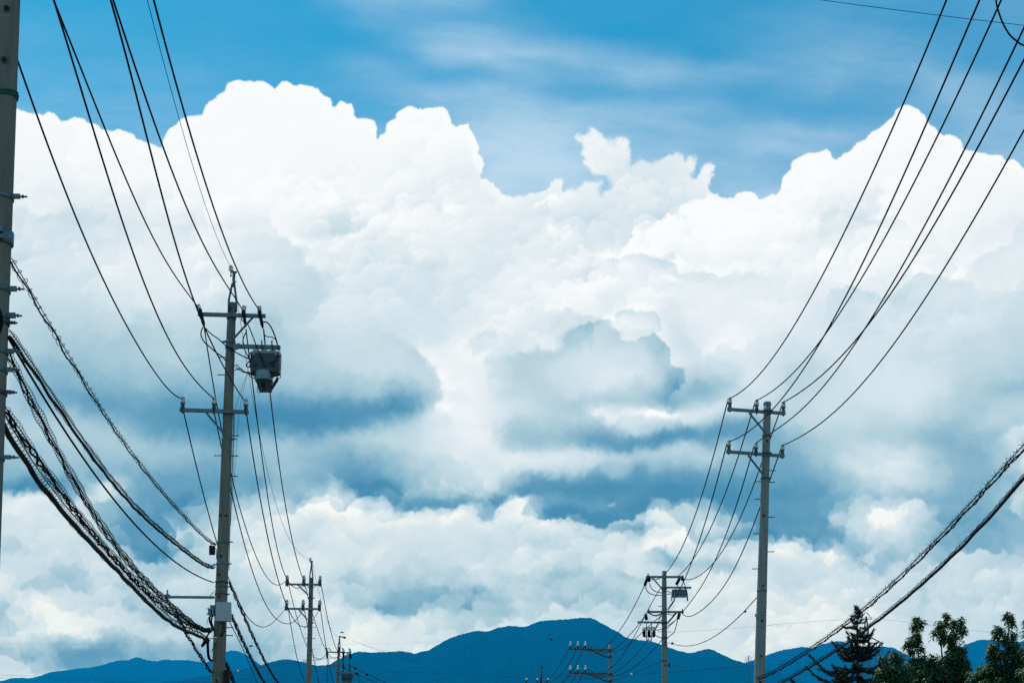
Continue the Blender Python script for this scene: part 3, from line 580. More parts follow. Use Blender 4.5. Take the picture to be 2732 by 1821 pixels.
def S(name, A, B, pts, r, label, cubic=False, hold=False, grp=None): SPANS.append((name, (gx(A[0], A[1]), A[1]), B, pts, r, label, cubic, hold, grp))
OW = 'overhead_wire'
X1 = -4.66
# left, pole 1 (off the top) to pole 2
S(OW,(489,D2),(X1-.98,D1),[(489,1063),(482,1063),(415,995),(356,900),(277,750),(219,620),(158,467),(97,302),(49,168)],.0085,'black wire from the lower left insulator of the large left pole behind the nearest pole',hold=True)
S(OW,(572,D2),(X1-.30,D1),[(572,1064),(502,991),(455,912),(415,829),(364,703),(336,620),(301,506),(241,328),(214,229),(170,79),(142,0)],.0085,'black wire from the lower middle insulator of the large left pole to the top edge')
S(OW,(530,D2),(X1-.62,D1),[(530,823),(522,815),(455,715),(401,620),(336,478),(281,348),(237,233),(162,47),(142,0)],.0085,'black wire from the left top clamp of the large left pole to the top edge')
S(OW,(652,D2),(X1+.38,D1),[(652,1067),(617,1011),(577,944),(546,877),(526,821),(494,730),(461,620),(431,530),(395,380),(344,170),(312,55),(293,0)],.0085,'black wire crossing in front of the large left pole down to its lower right insulator')
S(OW,(650,D2),(X1+.30,D1),[(650,832),(613,774),(573,707),(526,620),(486,522),(431,384),(368,198),(328,83),(302,0)],.0085,'black wire coming down to the middle top clamp of the large left pole')
S(OW,(696,D2),(X1+.80,D1),[(696,832),(633,719),(593,620),(542,467),(494,316),(447,130),(409,0)],.0085,'rightmost black wire above the large left pole, running to its right top clamp')
S(OW,(615,D2),(X1+.55,D1),[(615,710),(573,620),(526,478),(480,324),(439,178),(393,0)],.0032,'thin pale ground wire leading up from the tip of the large left pole')
# pole 2 to pole 3
S(OW,(487,D2),(gx(765,D3),D3),[(489,1095),(520,1227),(550,1348),(577,1442),(611,1540),(648,1631),(675,1658),(704,1670),(734,1655),(762,1622)],.009,'black wire sagging low from the lower left insulator of the large left pole',hold=True)
S(OW,(571,D2),(gx(808,D3),D3),[(571,1098),(593,1187),(617,1318),(637,1400),(654,1454),(678,1534),(699,1588),(729,1642),(756,1663),(777,1659),(808,1622)],.009,'black wire from the lower middle insulator of the large left pole passing behind its shaft',hold=True)
S(OW,(657,D2),(gx(852,D3),D3),[(657,1098),(668,1174),(689,1300),(711,1415),(729,1500),(742,1545),(765,1609),(777,1642),(796,1664),(812,1671),(831,1658),(852,1625)],.009,'black wire from the lower right insulator of the large left pole to the second',hold=True)
S(OW,(545,D2),(gx(767,D3),D3),[(545,875),(560,1000),(580,1080),(593,1144),(617,1270),(652,1396),(670,1454),(699,1513),(718,1545),(742,1561),(765,1546)],.009,'black wire from the left top clamp passing behind the large left pole',hold=True)
S(OW,(656,D2),(gx(811,D3),D3),[(656,878),(666,953),(675,1027),(689,1150),(716,1335),(737,1454),(753,1507),(765,1542),(772,1556),(784,1568),(797,1565),(811,1550)],.009,'black wire from the middle top clamp of the large left pole to the second',hold=True)
S(OW,(703,D2),(gx(854,D3),D3),[(703,878),(714,985),(724,1080),(735,1174),(756,1308),(782,1454),(796,1507),(811,1545),(820,1562),(834,1568),(854,1553)],.009,'black wire passing behind the hanging switch tank and on down to the second left pole',hold=True)
S(OW,(621,D2),(gx(828,D3),D3),[(621,716),(635,848),(660,983),(691,1155),(721,1267),(770,1436),(800,1483),(827,1493)],.0035,'thin ground wire between the tips of the large left pole and the second one',hold=True)
# pole 3 to pole 4
S(OW,(768,D3),(gx(870,D4),D4),[(768,1548),(785,1616),(797,1663),(818,1722),(833,1746),(846,1754),(861,1753),(870,1743)],.011,'wire from the upper left insulator of the second left pole to the far left pole',hold=True)
S(OW,(811,D3),(gx(902,D4),D4),[(811,1550),(822,1590),(836,1644),(844,1670),(856,1701),(870,1734),(887,1753),(902,1750)],.011,'wire from the upper middle insulator of the second left pole passing behind its shaft',hold=True)
S(OW,(856,D3),(gx(930,D4),D4),[(856,1552),(865,1601),(875,1651),(884,1691),(899,1732),(912,1752),(930,1742)],.011,'wire from the upper right insulator of the second left pole curving to the far pole',hold=True)
S(OW,(769,D3),(gx(872,D4),D4),[(769,1622),(778,1682),(787,1729),(799,1777),(816,1821)],.011,'wire from the lower left insulator of the second left pole to the bottom edge')
S(OW,(811,D3),(gx(905,D4),D4),[(811,1622),(819,1651),(835,1751),(851,1821)],.011,'wire from the lower middle insulator of the second left pole hidden partly by the shaft')
S(OW,(855,D3),(gx(930,D4),D4),[(855,1622),(863,1675),(869,1725),(877,1767),(890,1821)],.011,'wire from the lower right insulator of the second left pole to the bottom edge')
S(OW,(833,D3),(gx(906,D4),D4),[(833,1496),(854,1592),(880,1670),(891,1689),(906,1697)],.0045,'thin ground wire between the second left pole and the far pole with the drum',hold=True)
# pole 4 outwards to the right, dipping under the ridge
S(OW,(940,D4),(gx(1125,118),118),[(922,1700),(965,1717),(1020,1736),(1125,1768)],.005,'thin wire leaving the tip of the far left pole over the dark ridge')
S(OW,(935,D4),(gx(1060,121),121),[(935,1776),(948,1781),(980,1797),(1020,1816),(1060,1836)],.013,'upper of the two wires with dark weights leaving the far left pole to the right')
S(OW,(912,D4),(gx(1020,120),120),[(912,1774),(930,1786),(960,1800),(990,1814),(1020,1830)],.013,'middle wire leaving the far left pole to the right beneath the weighted one')
S(OW,(925,D4),(gx(990,119),119),[(935,1808),(950,1813),(975,1822),(990,1828)],.012,'lowest wire leaving the far left pole to the right beside the hanging drum')
# right, pole R1 to the pole off the right edge
RX = 6.85
S(OW,(1943,E1),(RX-.95,E0),[(1943,1064),(1977,1045),(2008,1019),(2032,989),(2091,912),(2147,821),(2210,707),(2260,600),(2336,443),(2404,293),(2467,142),(2525,0)],.0085,'leftmost wire climbing from the upper crossarm of the large right pole to the top edge')
S(OW,(1944,E1),(RX-.95,E0),[(1943,1178),(1988,1156),(2032,1122),(2068,1084),(2111,1031),(2166,948),(2198,897),(2230,837),(2285,738),(2350,600),(2408,474),(2467,340),(2510,237),(2566,115),(2613,0)],.0085,'wire climbing across the large right pole from its lower left insulator to the top edge')
S(OW,(2016,E1),(RX-.25,E0),[(2016,1069),(2032,1061),(2072,1035),(2111,999),(2178,922),(2198,897),(2246,825),(2309,727),(2380,600),(2439,482),(2506,352),(2562,241),(2617,119),(2671,0)],.0085,'wire climbing from the upper middle insulator of the large right pole to the top edge')
S(OW,(2016,E1),(RX-.25,E0),[(2015,1183),(2032,1175),(2091,1130),(2151,1078),(2210,1015),(2277,924),(2305,881),(2336,829),(2388,746),(2469,600),(2506,522),(2570,403),(2605,336),(2665,221),(2732,71)],.0085,'wire climbing from the lower middle insulator of the large right pole to the right edge')
S(OW,(2087,E1),(RX+.45,E0),[(2087,1074),(2115,1061),(2162,1027),(2230,960),(2285,904),(2305,881),(2356,814),(2408,738),(2491,600),(2546,506),(2601,407),(2665,285),(2732,162)],.0095,'wire climbing from the upper right insulator of the large right pole to the right edge')
S(OW,(2086,E1),(RX+.45,E0),[(2085,1189),(2123,1173),(2170,1142),(2230,1094),(2309,1011),(2380,928),(2443,833),(2502,740),(2590,600),(2665,467),(2732,348)],.0085,'lowest and rightmost wire climbing from the large right pole')
# R1 to R2
S(OW,(1942,E1),(gx(1735,E2),E2),[(1942,1066),(1916,1169),(1883,1287),(1851,1382),(1820,1461),(1793,1504),(1778,1526),(1768,1537),(1752,1544),(1735,1542)],.010,'wire from the upper left insulator of the large right pole to the next',hold=True)
S(OW,(1940,E1),(gx(1735,E2),E2),[(1940,1180),(1909,1300),(1878,1400),(1847,1495),(1828,1543),(1811,1576),(1780,1623),(1761,1640),(1748,1642),(1735,1637)],.010,'wire from the lower left insulator of the large right pole crossing the next shaft',hold=True)
S(OW,(2015,E1),(gx(1806,E2),E2),[(2015,1070),(2003,1113),(1974,1205),(1934,1319),(1887,1422),(1847,1493),(1824,1528),(1806,1538)],.010,'wire from the upper middle insulator of the large right pole down to the next pole',hold=True)
S(OW,(2013,E1),(gx(1824,E2),E2),[(2013,1184),(2001,1224),(1970,1339),(1934,1426),(1907,1493),(1891,1533),(1863,1576),(1824,1628)],.010,'wire from the lower middle insulator of the large right pole down to the next pole',hold=True)
S(OW,(2088,E1),(gx(1820,E2),E2),[(2088,1075),(2059,1159),(2032,1236),(2006,1303),(1954,1426),(1907,1495),(1875,1529),(1843,1544),(1820,1541)],.010,'wire from the upper right insulator of the large right pole, sagging before the next pole',hold=True)
S(OW,(2086,E1),(gx(1820,E2),E2),[(2086,1191),(2072,1224),(2056,1272),(2028,1355),(2002,1422),(1970,1493),(1931,1561),(1891,1612),(1863,1634),(1839,1641),(1820,1636)],.010,'wire from the lower right insulator of the large right pole, lowest sag of the six',hold=True)
S(OW,(2019,E1),(gx(1792,E2),E2),[(2019,1593),(1988,1630),(1934,1675),(1887,1707),(1847,1721),(1816,1721),(1794,1715)],.008,'single thin communication wire sagging between the middle of the two right poles',hold=True)
# R2 to R3
S(OW,(1720,E2),(gx(1542,E3),E3),[(1720,1559),(1667,1660),(1648,1688),(1625,1715),(1610,1729),(1597,1738),(1584,1743),(1571,1745),(1556,1742),(1542,1734)],.011,'wire from the upper left clamp of the second right pole to the cantilever arms',hold=True)
S(OW,(1722,E2),(gx(1562,E3),E3),[(1722,1640),(1683,1689),(1673,1700),(1654,1719),(1632,1733),(1610,1742),(1590,1744),(1562,1733)],.011,'wire from the lower left clamp of the second right pole to the upper cantilever arm',hold=True)
S(OW,(1770,E2),(gx(1562,E3),E3),[(1768,1640),(1715,1684),(1687,1710),(1661,1728),(1645,1734),(1622,1739),(1597,1737),(1579,1729),(1562,1720)],.011,'wire passing behind the second right pole to the nearer insulator of the upper cantilever arm',hold=True)
S(OW,(1775,E2),(gx(1542,E3),E3),[(1765,1565),(1752,1582),(1715,1654),(1685,1710),(1664,1742),(1648,1762),(1622,1785),(1597,1802),(1584,1807),(1569,1807),(1542,1797)],.011,'long wire from high on the second right pole to the lower cantilever arm',hold=True)
S(OW,(1800,E2),(gx(1562,E3),E3),[(1800,1600),(1765,1654),(1724,1710),(1680,1761),(1661,1779),(1635,1794),(1610,1804),(1590,1805),(1562,1796)],.011,'wire from beneath the small switch tank to the lower cantilever arm',hold=True)
S(OW,(1775,E2),(gx(1522,E3),E3),[(1775,1697),(1765,1706),(1715,1760),(1680,1785),(1661,1795),(1641,1801),(1610,1806),(1570,1808),(1522,1796)],.011,'lowest wire between the second right pole and the cantilever arm pole',hold=True)
# R3 to R4
for a, b, r1, lab in ((1519,1405,[(1519,1728),(1495,1770),(1469,1804),(1449,1821),(1425,1834)],'upper left'),(1537,1433,[(1537,1731),(1514,1775),(1488,1804),(1469,1818),(1445,1832)],'upper middle'),(1561,1462,[(1561,1717),(1552,1739),(1539,1768),(1524,1794),(1501,1821)],'upper right'),
                      (1518,1420,[(1518,1792),(1499,1821),(1485,1838)],'lower left'),(1538,1440,[(1538,1796),(1524,1821),(1512,1840)],'lower middle'),(1560,1470,[(1560,1782),(1553,1798),(1542,1821)],'lower right')):
    S(OW,(a,E3),(gx(b,E4),E4),r1,.013,'short wire falling from the %s cup insulator of the cantilever arms' % lab)
# ---------------------------------------------------------------- spans, built
for name, A, B, pts, r, label, cub, hold, grp in SPANS:
    P, _, _ = span_fit(A, B, pts, cubic=cub, hold=hold)
    MB().tube(P, r*1.6, 5).build('overhead_wire', BLACK, org=P[0])
    o = list(ORG)[-1]; tag(o, label, 'wire', 'overhead wires strung between the poles')
# ---------------------------------------------------------------- small shared parts
def pin_insulator_mesh():
    b = MB(); b.mi = 2
    b.lathe((0, 0, 0), (0, 0, 1), [(.02, -.11), (.02, -.07), (.045, -.07), (.045, .0), (.05, .005), (.05, .045), (.03, .06), (.028, .075)], 10)
    b.mi = 1; b.lathe((0, 0, .07), (0, 0, 1), [(.03, 0), (.052, .012), (.056, .035), (.05, .05)], 12)
    b.mi = 0; b.lathe((0, 0, .115), (0, 0, 1), [(.045, 0), (.058, .008), (.056, .07), (.046, .082)], 14)
    b.mi = 1; b.lathe((0, 0, .196), (0, 0, 1), [(.047, 0), (.047, .012)], 12)
    b.mi = 0; b.lathe((0, 0, .207), (0, 0, 1), [(.050, 0), (.048, .03), (.03, .045), (.028, .06), (.012, .066)], 12)
    return b.mesh('insulator', [PORC, PORCB, GALV_D])
def cup_insulator_mesh():
    b = MB(); b.mi = 1; b.lathe((0, 0, 0), (0, 0, 1), [(.05, -.05), (.05, .1), (.06, .1), (.06, .2), (.04, .22)], 10)
    b.mi = 0; b.lathe((0, 0, .2), (0, 0, 1), [(.06, 0), (.11, .02), (.10, .10), (.05, .14), (.07, .2), (.055, .3), (.02, .34)], 12)
    return b.mesh('insulator', [PORC, GALV_D])
PIN = pin_insulator_mesh(); CUP = cup_insulator_mesh()
def bolt_mesh():
    b = MB(); b.tube([(0, 0, 0), (.15, 0, .0)], .012, 6); b.tube([(.145, 0, 0), (.16, 0, 0)], .017, 6); return b.mesh('step_bolt', GALV_D)
BOLT = bolt_mesh()
def hole_mesh():
    b = MB(); b.mi = 0; b.tube([(0, .004, 0), (0, -.012, 0)], [.030, .034], 12); b.mi = 1; b.tube([(0, -.006, 0), (0, -.015, 0)], [.024, .022], 12); return b.mesh('bolt_hole', [GALV_D, HOLE])
HOLEM = hole_mesh()
def deadend_mesh():                                          # ribbed strain insulator, hanging along +z down from its yoke
    b = MB(); b.mi = 1; b.tube([(0, 0, .06), (0, 0, 0)], .018, 6)
    pr = [(.02, 0), (.034, .01)]
    for k in range(6): z = .03+k*.048; pr += [(.038, z), (.046, z+.014), (.038, z+.028)]
    b.mi = 0; b.lathe((0, 0, 0), (0, 0, -1), pr+[(.036, .33), (.026, .36), (.014, .40)], 10); return b.mesh('strain_clamp', [RUBBER, GALV])
DEAD = deadend_mesh()
class Pole:
    def __init__(s, label, d, top, low, rtop, group=None, mtl=None, ztop=None, taper=1/150.):
        s.d = d; T = px(top[0], top[1], d); B = px(low[0], low[1], d); s.ax = (T-B).normalized(); s.T = T; s.rt = rtop; s.tp = taper
        base = T-s.ax*(T.z/s.ax.z); s.o = thing('utility_pole', base, label, 'utility pole', group)
        b = MB(); L = (T-base).length; K = 18; rs = [rtop+(L-L*k/K)*taper for k in range(K+1)]
        b.tube([base+s.ax*(L*k/K) for k in range(K+1)], rs, 28); s.L = L; s.base = base
        b.build('shaft', mtl or CONC, s.o)
    def at(s, row, dx=0, dy=0):                              # point on the axis seen at that row
        z = EYE+(HY-row)/F*s.d; p = s.T+s.ax*((z-s.T.z)/s.ax.z); return p+Vector((dx, dy, 0))
    def r(s, row): return s.rt+(s.T-s.at(row)).length*s.tp
    def p(s, c, row, dd=0.0): return px(c, row, s.d+dd)
    def band(s, row, h=.05, ex=.012, lug=None, mtl=None, name='clamp_band'):
        b = MB(); p = s.at(row); r = s.r(row)+ex; b.lathe(p-s.ax*h/2, s.ax, [(r-.004, 0), (r, .004), (r, h-.004), (r-.004, h)], 24)
        if lug:
            sg = 1 if lug > 0 else -1; L = abs(lug)
            b.bar(p+Vector((sg*(r-.01), -.02, 0)), p+Vector((sg*(r+L*.5), -.02, 0)), .03, h*.8); b.tube([p+Vector((sg*(r+L*.3), -.02, 0)), p+Vector((sg*(r+L), -.02, -.004))], .009, 6)
            b.tube([p+Vector((sg*(r+L*.62), -.02, 0)), p+Vector((sg*(r+L*.74), -.02, 0))], .018, 6)
        b.build(name, mtl or GALV, s.o)
    def steps(s, rows_side):
        for row, sd in rows_side:
            q = Matrix.Rotation(0 if sd > 0 else math.pi, 4, 'Z').to_quaternion(); inst('step_bolt', BOLT, s.o, s.at(row)+Vector((sd*(s.r(row)-.01), -.02, 0)), q)
    def holes(s, pts):
        for c, row in pts:
            x = px(c, row, s.d).x-s.at(row).x; R = s.r(row); x = max(-R*.8, min(R*.8, x)); y = -math.sqrt(R*R-x*x)
            inst('bolt_hole', HOLEM, s.o, s.at(row)+Vector((x, y, 0)), Matrix.Rotation(math.asin(x/R), 4, 'Z').to_quaternion())
    def arm(s, c0, r0, c1, r1, th=.072, d0=0, d1=0, front=.0, pins=(), pinmesh=None, holes=0, name='crossarm', sc=1):
        off = -(s.r((r0+r1)/2)+th/2+.004) if front == 0 else front
        a = s.p(c0, r0, off+d0); b_ = s.p(c1, r1, off+d1); m = MB(); m.bar(a, b_, th, th)
        m.bar(a, a+(a-b_).normalized()*.006, th*.94, th*.94); m.bar(b_, b_+(b_-a).normalized()*.006, th*.94, th*.94)
        for k in range(holes):
            q = a.lerp(b_, (k+1)/(holes+1)); m.tube([q+Vector((0, -th/2-.006, 0)), q+Vector((0, -th/2+.002, 0))], .011, 6)
        o = m.build(name, GALV, s.o)
        for c in pins:
            t = (c-c0)/(c1-c0); q = a.lerp(b_, t); inst('insulator', pinmesh or PIN, o, q+Vector((0, 0, th/2+.004)), sc=sc)
        s.lastarm = (a, b_); return o
    def brace(s, c0, r0, c1, r1, w=.045, front=None, name='brace'):
        f = -(s.r(r1)+.03) if front is None else front
        m = MB(); m.bar(s.p(c0, r0, f), s.p(c1, r1, f+.02), .012, w, up=Vector((0, 1, 0)).cross(s.p(c1, r1)-s.p(c0, r0)).normalized()); m.bar(s.p(c0, r0, f-.016), s.p(c1, r1, f+.004), w*.7, .010, up=Vector((0, 1, 0)).cross(s.p(c1, r1)-s.p(c0, r0)).normalized()); m.build(name, GALV, s.o)
def orient(a, b): return (Vector(b)-Vector(a)).to_track_quat('-Z', 'Y')
def cable(name, pts, r, mtl, label, cat, group=None, n=6, sub=6):
    P = smooth(pts, sub); o = MB().tube(P, r, n).build(name, mtl, org=P[0]); return tag(o, label, cat, group)
def part_cable(pts, r, parent, name='lead', mtl=None, sub=6, n=6):
    return MB().tube(smooth(pts, sub), r, n).build(name, mtl or BLACK, parent)
# ---------------------------------------------------------------- pole 1: nearest, cut by the left edge
P1 = Pole('nearest weathered concrete pole at the left edge, with steel bands and a green rope', D1, (64, -1034), (-2, 500), .091)
P1.band(526, .05, .010, .13); P1.band(772, .055, .010, .13); P1.band(843, .06, .012, .12); P1.band(938, .05, .010, .12); P1.band(987, .05, .010, .12); P1.band(1047, .04, .012, .10, GALV_D); P1.band(862, .03, .012, .08, GALV_D); P1.band(1220, .045, .010, .14)
m = MB(); p = P1.at(636); r = P1.r(636)
m.lathe(p-Vector((0, 0, .06)), P1.ax, [(r+.01, 0), (r+.018, .01), (r+.018, .12), (r+.01, .13)], 24); m.bar(p+Vector((-.02, -r-.05, .03)), p+Vector((.10, -r-.02, .03)), .06, .05); m.bar(p+Vector((-.02, -r-.05, -.04)), p+Vector((.10, -r-.02, -.04)), .06, .03); m.build('wide_clamp', GALV, P1.o)
P1.holes([(22, 176), (-2, 424), (28, 40)])
m = MB(); p = P1.at(257); r = P1.r(257)
for k, (z0, ph) in enumerate(((0, 0), (.02, .9), (-.02, 2.0))):
    m.tube([p+Vector(((r+.008)*math.cos(a), (r+.008)*math.sin(a), z0+.022*math.sin(a+ph))) for a in np.linspace(0, 2*math.pi, 30)], .008, 6, cap=False)
m.tube([p+Vector((r, -.02, 0)), p+Vector((r+.03, -.03, -.012)), p+Vector((r+.01, -.04, -.03))], .009, 6); m.build('rope_lashing', ROPE, P1.o)
m = MB(); p = P1.at(875)
for k, rr in enumerate((.16, .185, .205)):
    m.tube([p+Vector((-.03+rr*math.cos(a)*.9, -.19-.015*k, rr*math.sin(a))) for a in np.linspace(0, 2*math.pi, 40)], .011, 6, cap=False)
o = m.build('cable_coil', BLACK, org=p); tag(o, 'black cable coiled in loops on the front of the nearest concrete pole', 'cable coil')
# ---------------------------------------------------------------- pole 2: the large left pole
P2 = Pole('tall concrete pole left of centre, with two crossarms and gear bolted to it', D2, (619, 808), (582, 1821), .092)
P2.arm(529, 838, 708, 843, .075, holes=9, d0=0, d1=0)
P2.arm(480, 1093, 663, 1099, .075, pins=(487.5, 571, 656), holes=8)
P2.band(846, .10, .014); P2.band(1103, .06, .012); P2.band(912, .06, .014, -.10); P2.band(926, .08, .016); P2.band(1171, .05, .010, .10); P2.band(1112, .03, .008)
P2.brace(675, 846, 615, 912); P2.brace(550, 1100, 606, 1167)
# tip bracket: two legs merging into a pipe with a cap beam
m = MB(); f = -.0
m.tube([P2.p(610, 832, -.12), P2.p(610.5, 801, -.11), P2.p(618, 764, -.05), P2.p(622, 748, 0)], .026, 8); m.tube([P2.p(630, 832, -.12), P2.p(630.5, 801, -.11), P2.p(626, 764, -.05), P2.p(624, 748, 0)], .026, 8)
m.tube([P2.p(622.5, 765, -.02), P2.p(624.5, 726, 0)], .034, 10); m.bar(P2.p(615, 725, 0), P2.p(632, 726, 0), .05, .035); m.tube([P2.p(624, 752), P2.p(631, 751)], .014, 6)
m.build('tip_bracket', GALV, P2.o)
m = MB(); q = P2.p(616, 738); m.mi = 1; m.tube([q, P2.p(616, 718)], .012, 6); m.tube([P2.p(613.5, 736), P2.p(618.5, 736)], .013, 6); m.mi = 0; m.lathe(P2.p(616, 720), (0, 0, 1), [(.02, -.03), (.055, -.01), (.05, .02), (.022, .03), (.045, .05), (.06, .055), (.03, .08), (.034, .1), (.01, .11)], 12); m.build('tip_insulator', [PORC, GALV_D], P2.o)
# three upright plates on the top arm with the strain clamps
arm_y = -(P2.r(840)+.045)
for (c0, r0, c1, r1), (e0, f0, e1, f1) in (((528.5, 812, 533.5, 829), (533, 826, 545.5, 873)), ((652, 815, 648.5, 832), (649, 830, 656, 872)), ((692, 816, 692.5, 833), (692, 831, 701.5, 876))):
    m = MB(); a = P2.p(c0, r0, arm_y-.06); b = P2.p(c1, r1, arm_y-.05); m.bar(a, b+Vector((0, 0, -.06)), .085, .035, up=Vector((0, 1, 0))); m.bar(a+Vector((-.035, .03, 0)), b+Vector((-.035, .03, -.06)), .008, .07, up=Vector((0, 1, 0))); m.bar(a+Vector((.035, .03, 0)), b+Vector((.035, .03, -.06)), .008, .07, up=Vector((0, 1, 0)))
    m.build('clamp_plate', PLATE, P2.o)
    A = P2.p(e0, f0, arm_y-.09); B = P2.p(e1, f1, arm_y+.12); inst('strain_clamp', DEAD, P2.o, A, orient(A, B), (B-A).length/.40)
    m = MB(); m.box(A.lerp(B, .12), .075, .07, .12, .02); m.build('clamp_cover', RUBBER, P2.o)
P2.steps([(1000, -1), (1162, 1), (1215, -1), (1216, 1), (1270, 1), (1673, 1), (1694, 1), (953, -1)])
P2.holes([(605, 1377), (593, 1485), (587, 1534), (588, 1593), (581, 1816), (591, 1376), (617, 826)])
P2.band(1445, .035, .010, .09); P2.band(1450, .02, .012, -.06); P2.band(1503, .035, .010, .07); P2.band(1505, .03, .010, -.07); P2.band(1552, .05, .012, None, GALV_D); P2.band(1564, .03, .010, .05); P2.band(1584, .035, .012, .05, GALV_D); P2.band(1799, .03, .008, None)
for r_ in (931, 945, 957, 1087, 1206, 1312, 1391, 1414, 1560, 1726): P2.band(r_, .012, .004, None, CONC, 'mould_ring')
m = MB(); R = P2.r(1595); a = P2.p(448, 1591.5, -.02); b = P2.p(572, 1592.5, -.02); m.bar(a, b, .05, .055); m.bar(a+Vector((-.01, 0, -.09)), a+Vector((-.01, 0, .16)), .03, .02, up=Vector((0, 1, 0))); m.bar(a+Vector((-.06, -.02, .01)), a+Vector((.05, -.02, .01)), .05, .09); m.tube([P2.p(560, 1588, -.02), P2.p(573, 1576, -.02)], .008, 6); m.build('side_arm', GALV, P2.o)
for k, (c, r_) in enumerate(((572, 1101),)): pass
# slim risers clipped to the back right of the shaft
part_cable([P2.p(624, 1100, .02), P2.p(623, 1140, .02), P2.p(621, 1210, .05), P2.p(618, 1290, .06), P2.p(614, 1400, .06), P2.p(611, 1520, .06)], .009, P2.o, 'riser')
part_cable([P2.p(660, 994, .6), P2.p(644, 1040, .4), P2.p(628, 1094, .2), P2.p(624.5, 1180, .15), P2.p(622, 1267, .14), P2.p(615, 1400, .13)], .0045, P2.o, 'stay_wire')
part_cable([P2.p(661, 996, .7), P2.p(650, 1040, .5), P2.p(642, 1080, .4), P2.p(636, 1125, .4), P2.p(628, 1241, .3), P2.p(617, 1360, .2)], .004, P2.o, 'stay_wire')
# leads from the left clamp to the pole and the switch
for pts, r_ in (([(542, 872, -.1), (537, 883, -.12), (537, 897, -.12), (546, 913, -.14), (561, 926, -.14), (577, 940, -.14), (594, 952, -.16), (602, 962, -.16)], .014), ([(548, 875, -.1), (563, 890, -.12), (584, 905, -.14), (603, 922, -.16), (630, 940, -.16), (655, 953, -.14), (672, 960, -.1)], .014),
                ([(645, 844, -.1), (645, 854, -.12), (650, 857, -.12)], .012), ([(657, 885, -.1), (651, 897, -.1), (648, 911, -.1), (652, 931, -.1), (662, 950, -.1), (668, 962, -.1)], .013),
                ([(662, 866, -.1), (672, 890, -.15), (685, 925, -.3), (700, 960, -.35), (704, 966, -.35)], .012), ([(703, 858, -.1), (714, 861, -.12), (724, 874, -.14), (733, 895, -.14), (740, 918, -.14)], .016), ([(703, 880, -.1), (706, 893, -.1), (714, 898, -.12), (726, 899, -.12), (736, 907, -.12), (741, 920, -.12)], .010),
                ([(740, 920, -.2), (742, 935, -.3), (738, 955, -.35), (728, 966, -.35), (716, 969, -.35)], .012), ([(744, 930, 0), (749, 945, -.02), (750, 965, -.02), (748, 985, 0), (745, 998, 0)], .007),
                ([(704, 877, 0), (707, 905, 0), (708, 918, 0)], .009)):
    part_cable([P2.p(*q) for q in pts], r_, P2.o)
for pts in ([(626, 975), (632, 973), (638, 980), (650, 990), (668, 993), (676, 996)], [(626, 987), (636, 985), (648, 992), (664, 995), (676, 1000)], [(628, 978), (636, 984), (642, 982), (652, 991), (670, 999), (680, 1000)], [(672, 956), (662, 966), (658, 974), (662, 980), (668, 972)], [(668, 962), (657, 972), (659, 978), (667, 979)], [(664, 994), (668, 1004), (676, 1009), (684, 1004)]):
    part_cable([P2.p(a, b, -.12) for a, b in pts], .010, P2.o)
# arm that carries the switch
P2.arm(626, 923.5, 747.5, 926.5, .08, holes=6, name='equipment_arm')
m = MB(); q = P2.p(628, 926, -.14); m.bar(P2.p(622, 928, -.2), P2.p(641, 921, -.2), .05, .11); m.build('arm_socket', GALV, P2.o)
# ---- switch tank hanging from that arm
cx = P2.p(709, 968, -.02)
sw = thing('pole_switch', cx, 'dark grey switch tank with a funnel below, hung right of the large left pole', 'switchgear')
def W(c, r, dd=0): return P2.p(c, r, dd-.02)
m = MB(); m.box(W(709, 972), .64, .44, .42, .11); m.box(W(709, 943), .60, .38, .03, .10); m.bar(W(671, 984, -.2), W(747, 984, -.2), .03, .05); m.bar(W(673, 962, -.215), W(746, 962, -.215), .012, .012)
m.build('tank', TANK, sw)
m = MB(); m.box(W(709, 946), .66, .46, .045, .11); m.bar(W(674, 944, -.2), W(745, 944, -.2), .02, .05); m.build('lid', TANKL, sw)
for k, c in enumerate((680, 707, 731)):
    m = MB(); m.mi = 1; m.lathe(W(c, 944, -.1), (0, 0, 1), [(.05, 0), (.05, .03), (.035, .04)], 10); m.mi = 0; m.lathe(W(c, 940, -.1), (0, 0, 1), [(.035, 0), (.05, .01), (.05, .03), (.034, .035), (.046, .05), (.046, .065), (.025, .08), (.02, .1)], 12); m.build('bushing', [PORC, GALV_D], sw)
    m = MB(); m.lathe(W(c-1, 972, -.22), (0, -1, 0), [(.05, 0), (.055, .01), (.05, .03), (.02, .045)], 12); m.build('gauge', TANK, sw)
for c in (699, 726):
    m = MB(); m.tube([P2.p(c-.5, 908, -.16), P2.p(c, 936, -.16)], .014, 6); m.tube([P2.p(c, 905, -.16), P2.p(c-1, 914, -.16)], [.006, .02], 6); m.bar(P2.p(c-3, 926, -.2), P2.p(c+3, 926, -.2), .03, .1); m.build('hanger_bolt', GALV_D, sw)
for pts in ([(672, 938), (664, 944), (661, 955)], [(716, 938), (722, 934), (728, 937)], [(690, 936), (697, 941), (704, 938)], [(690, 966), (700, 972), (712, 970)], [(738, 938), (745, 946), (744, 960)]):
    part_cable([W(a, b, -.14) for a, b in pts], .008, sw)
m = MB(); q = W(702, 988, -.14); m.lathe(q, (0, 0, -1), [(.13, 0), (.16, .015), (.165, .05), (.155, .17), (.18, .20), (.18, .215)], 20); m.build('neck', TANKL, sw)
m = MB(); q = W(706, 1000); prof = [(.30, .0), (.26, .04), (.25, .12), (.16, .3), (.135, .36)]
for i, (p_, r_) in enumerate(((W(703, 1008), 0),)): m.box(p_+Vector((.03, 0, -.02)), .34, .30, .18, .04, .86)
m.box(W(707, 1030), .36, .30, .22, .03, .72); m.box(W(708, 1040), .27, .25, .05, .02)
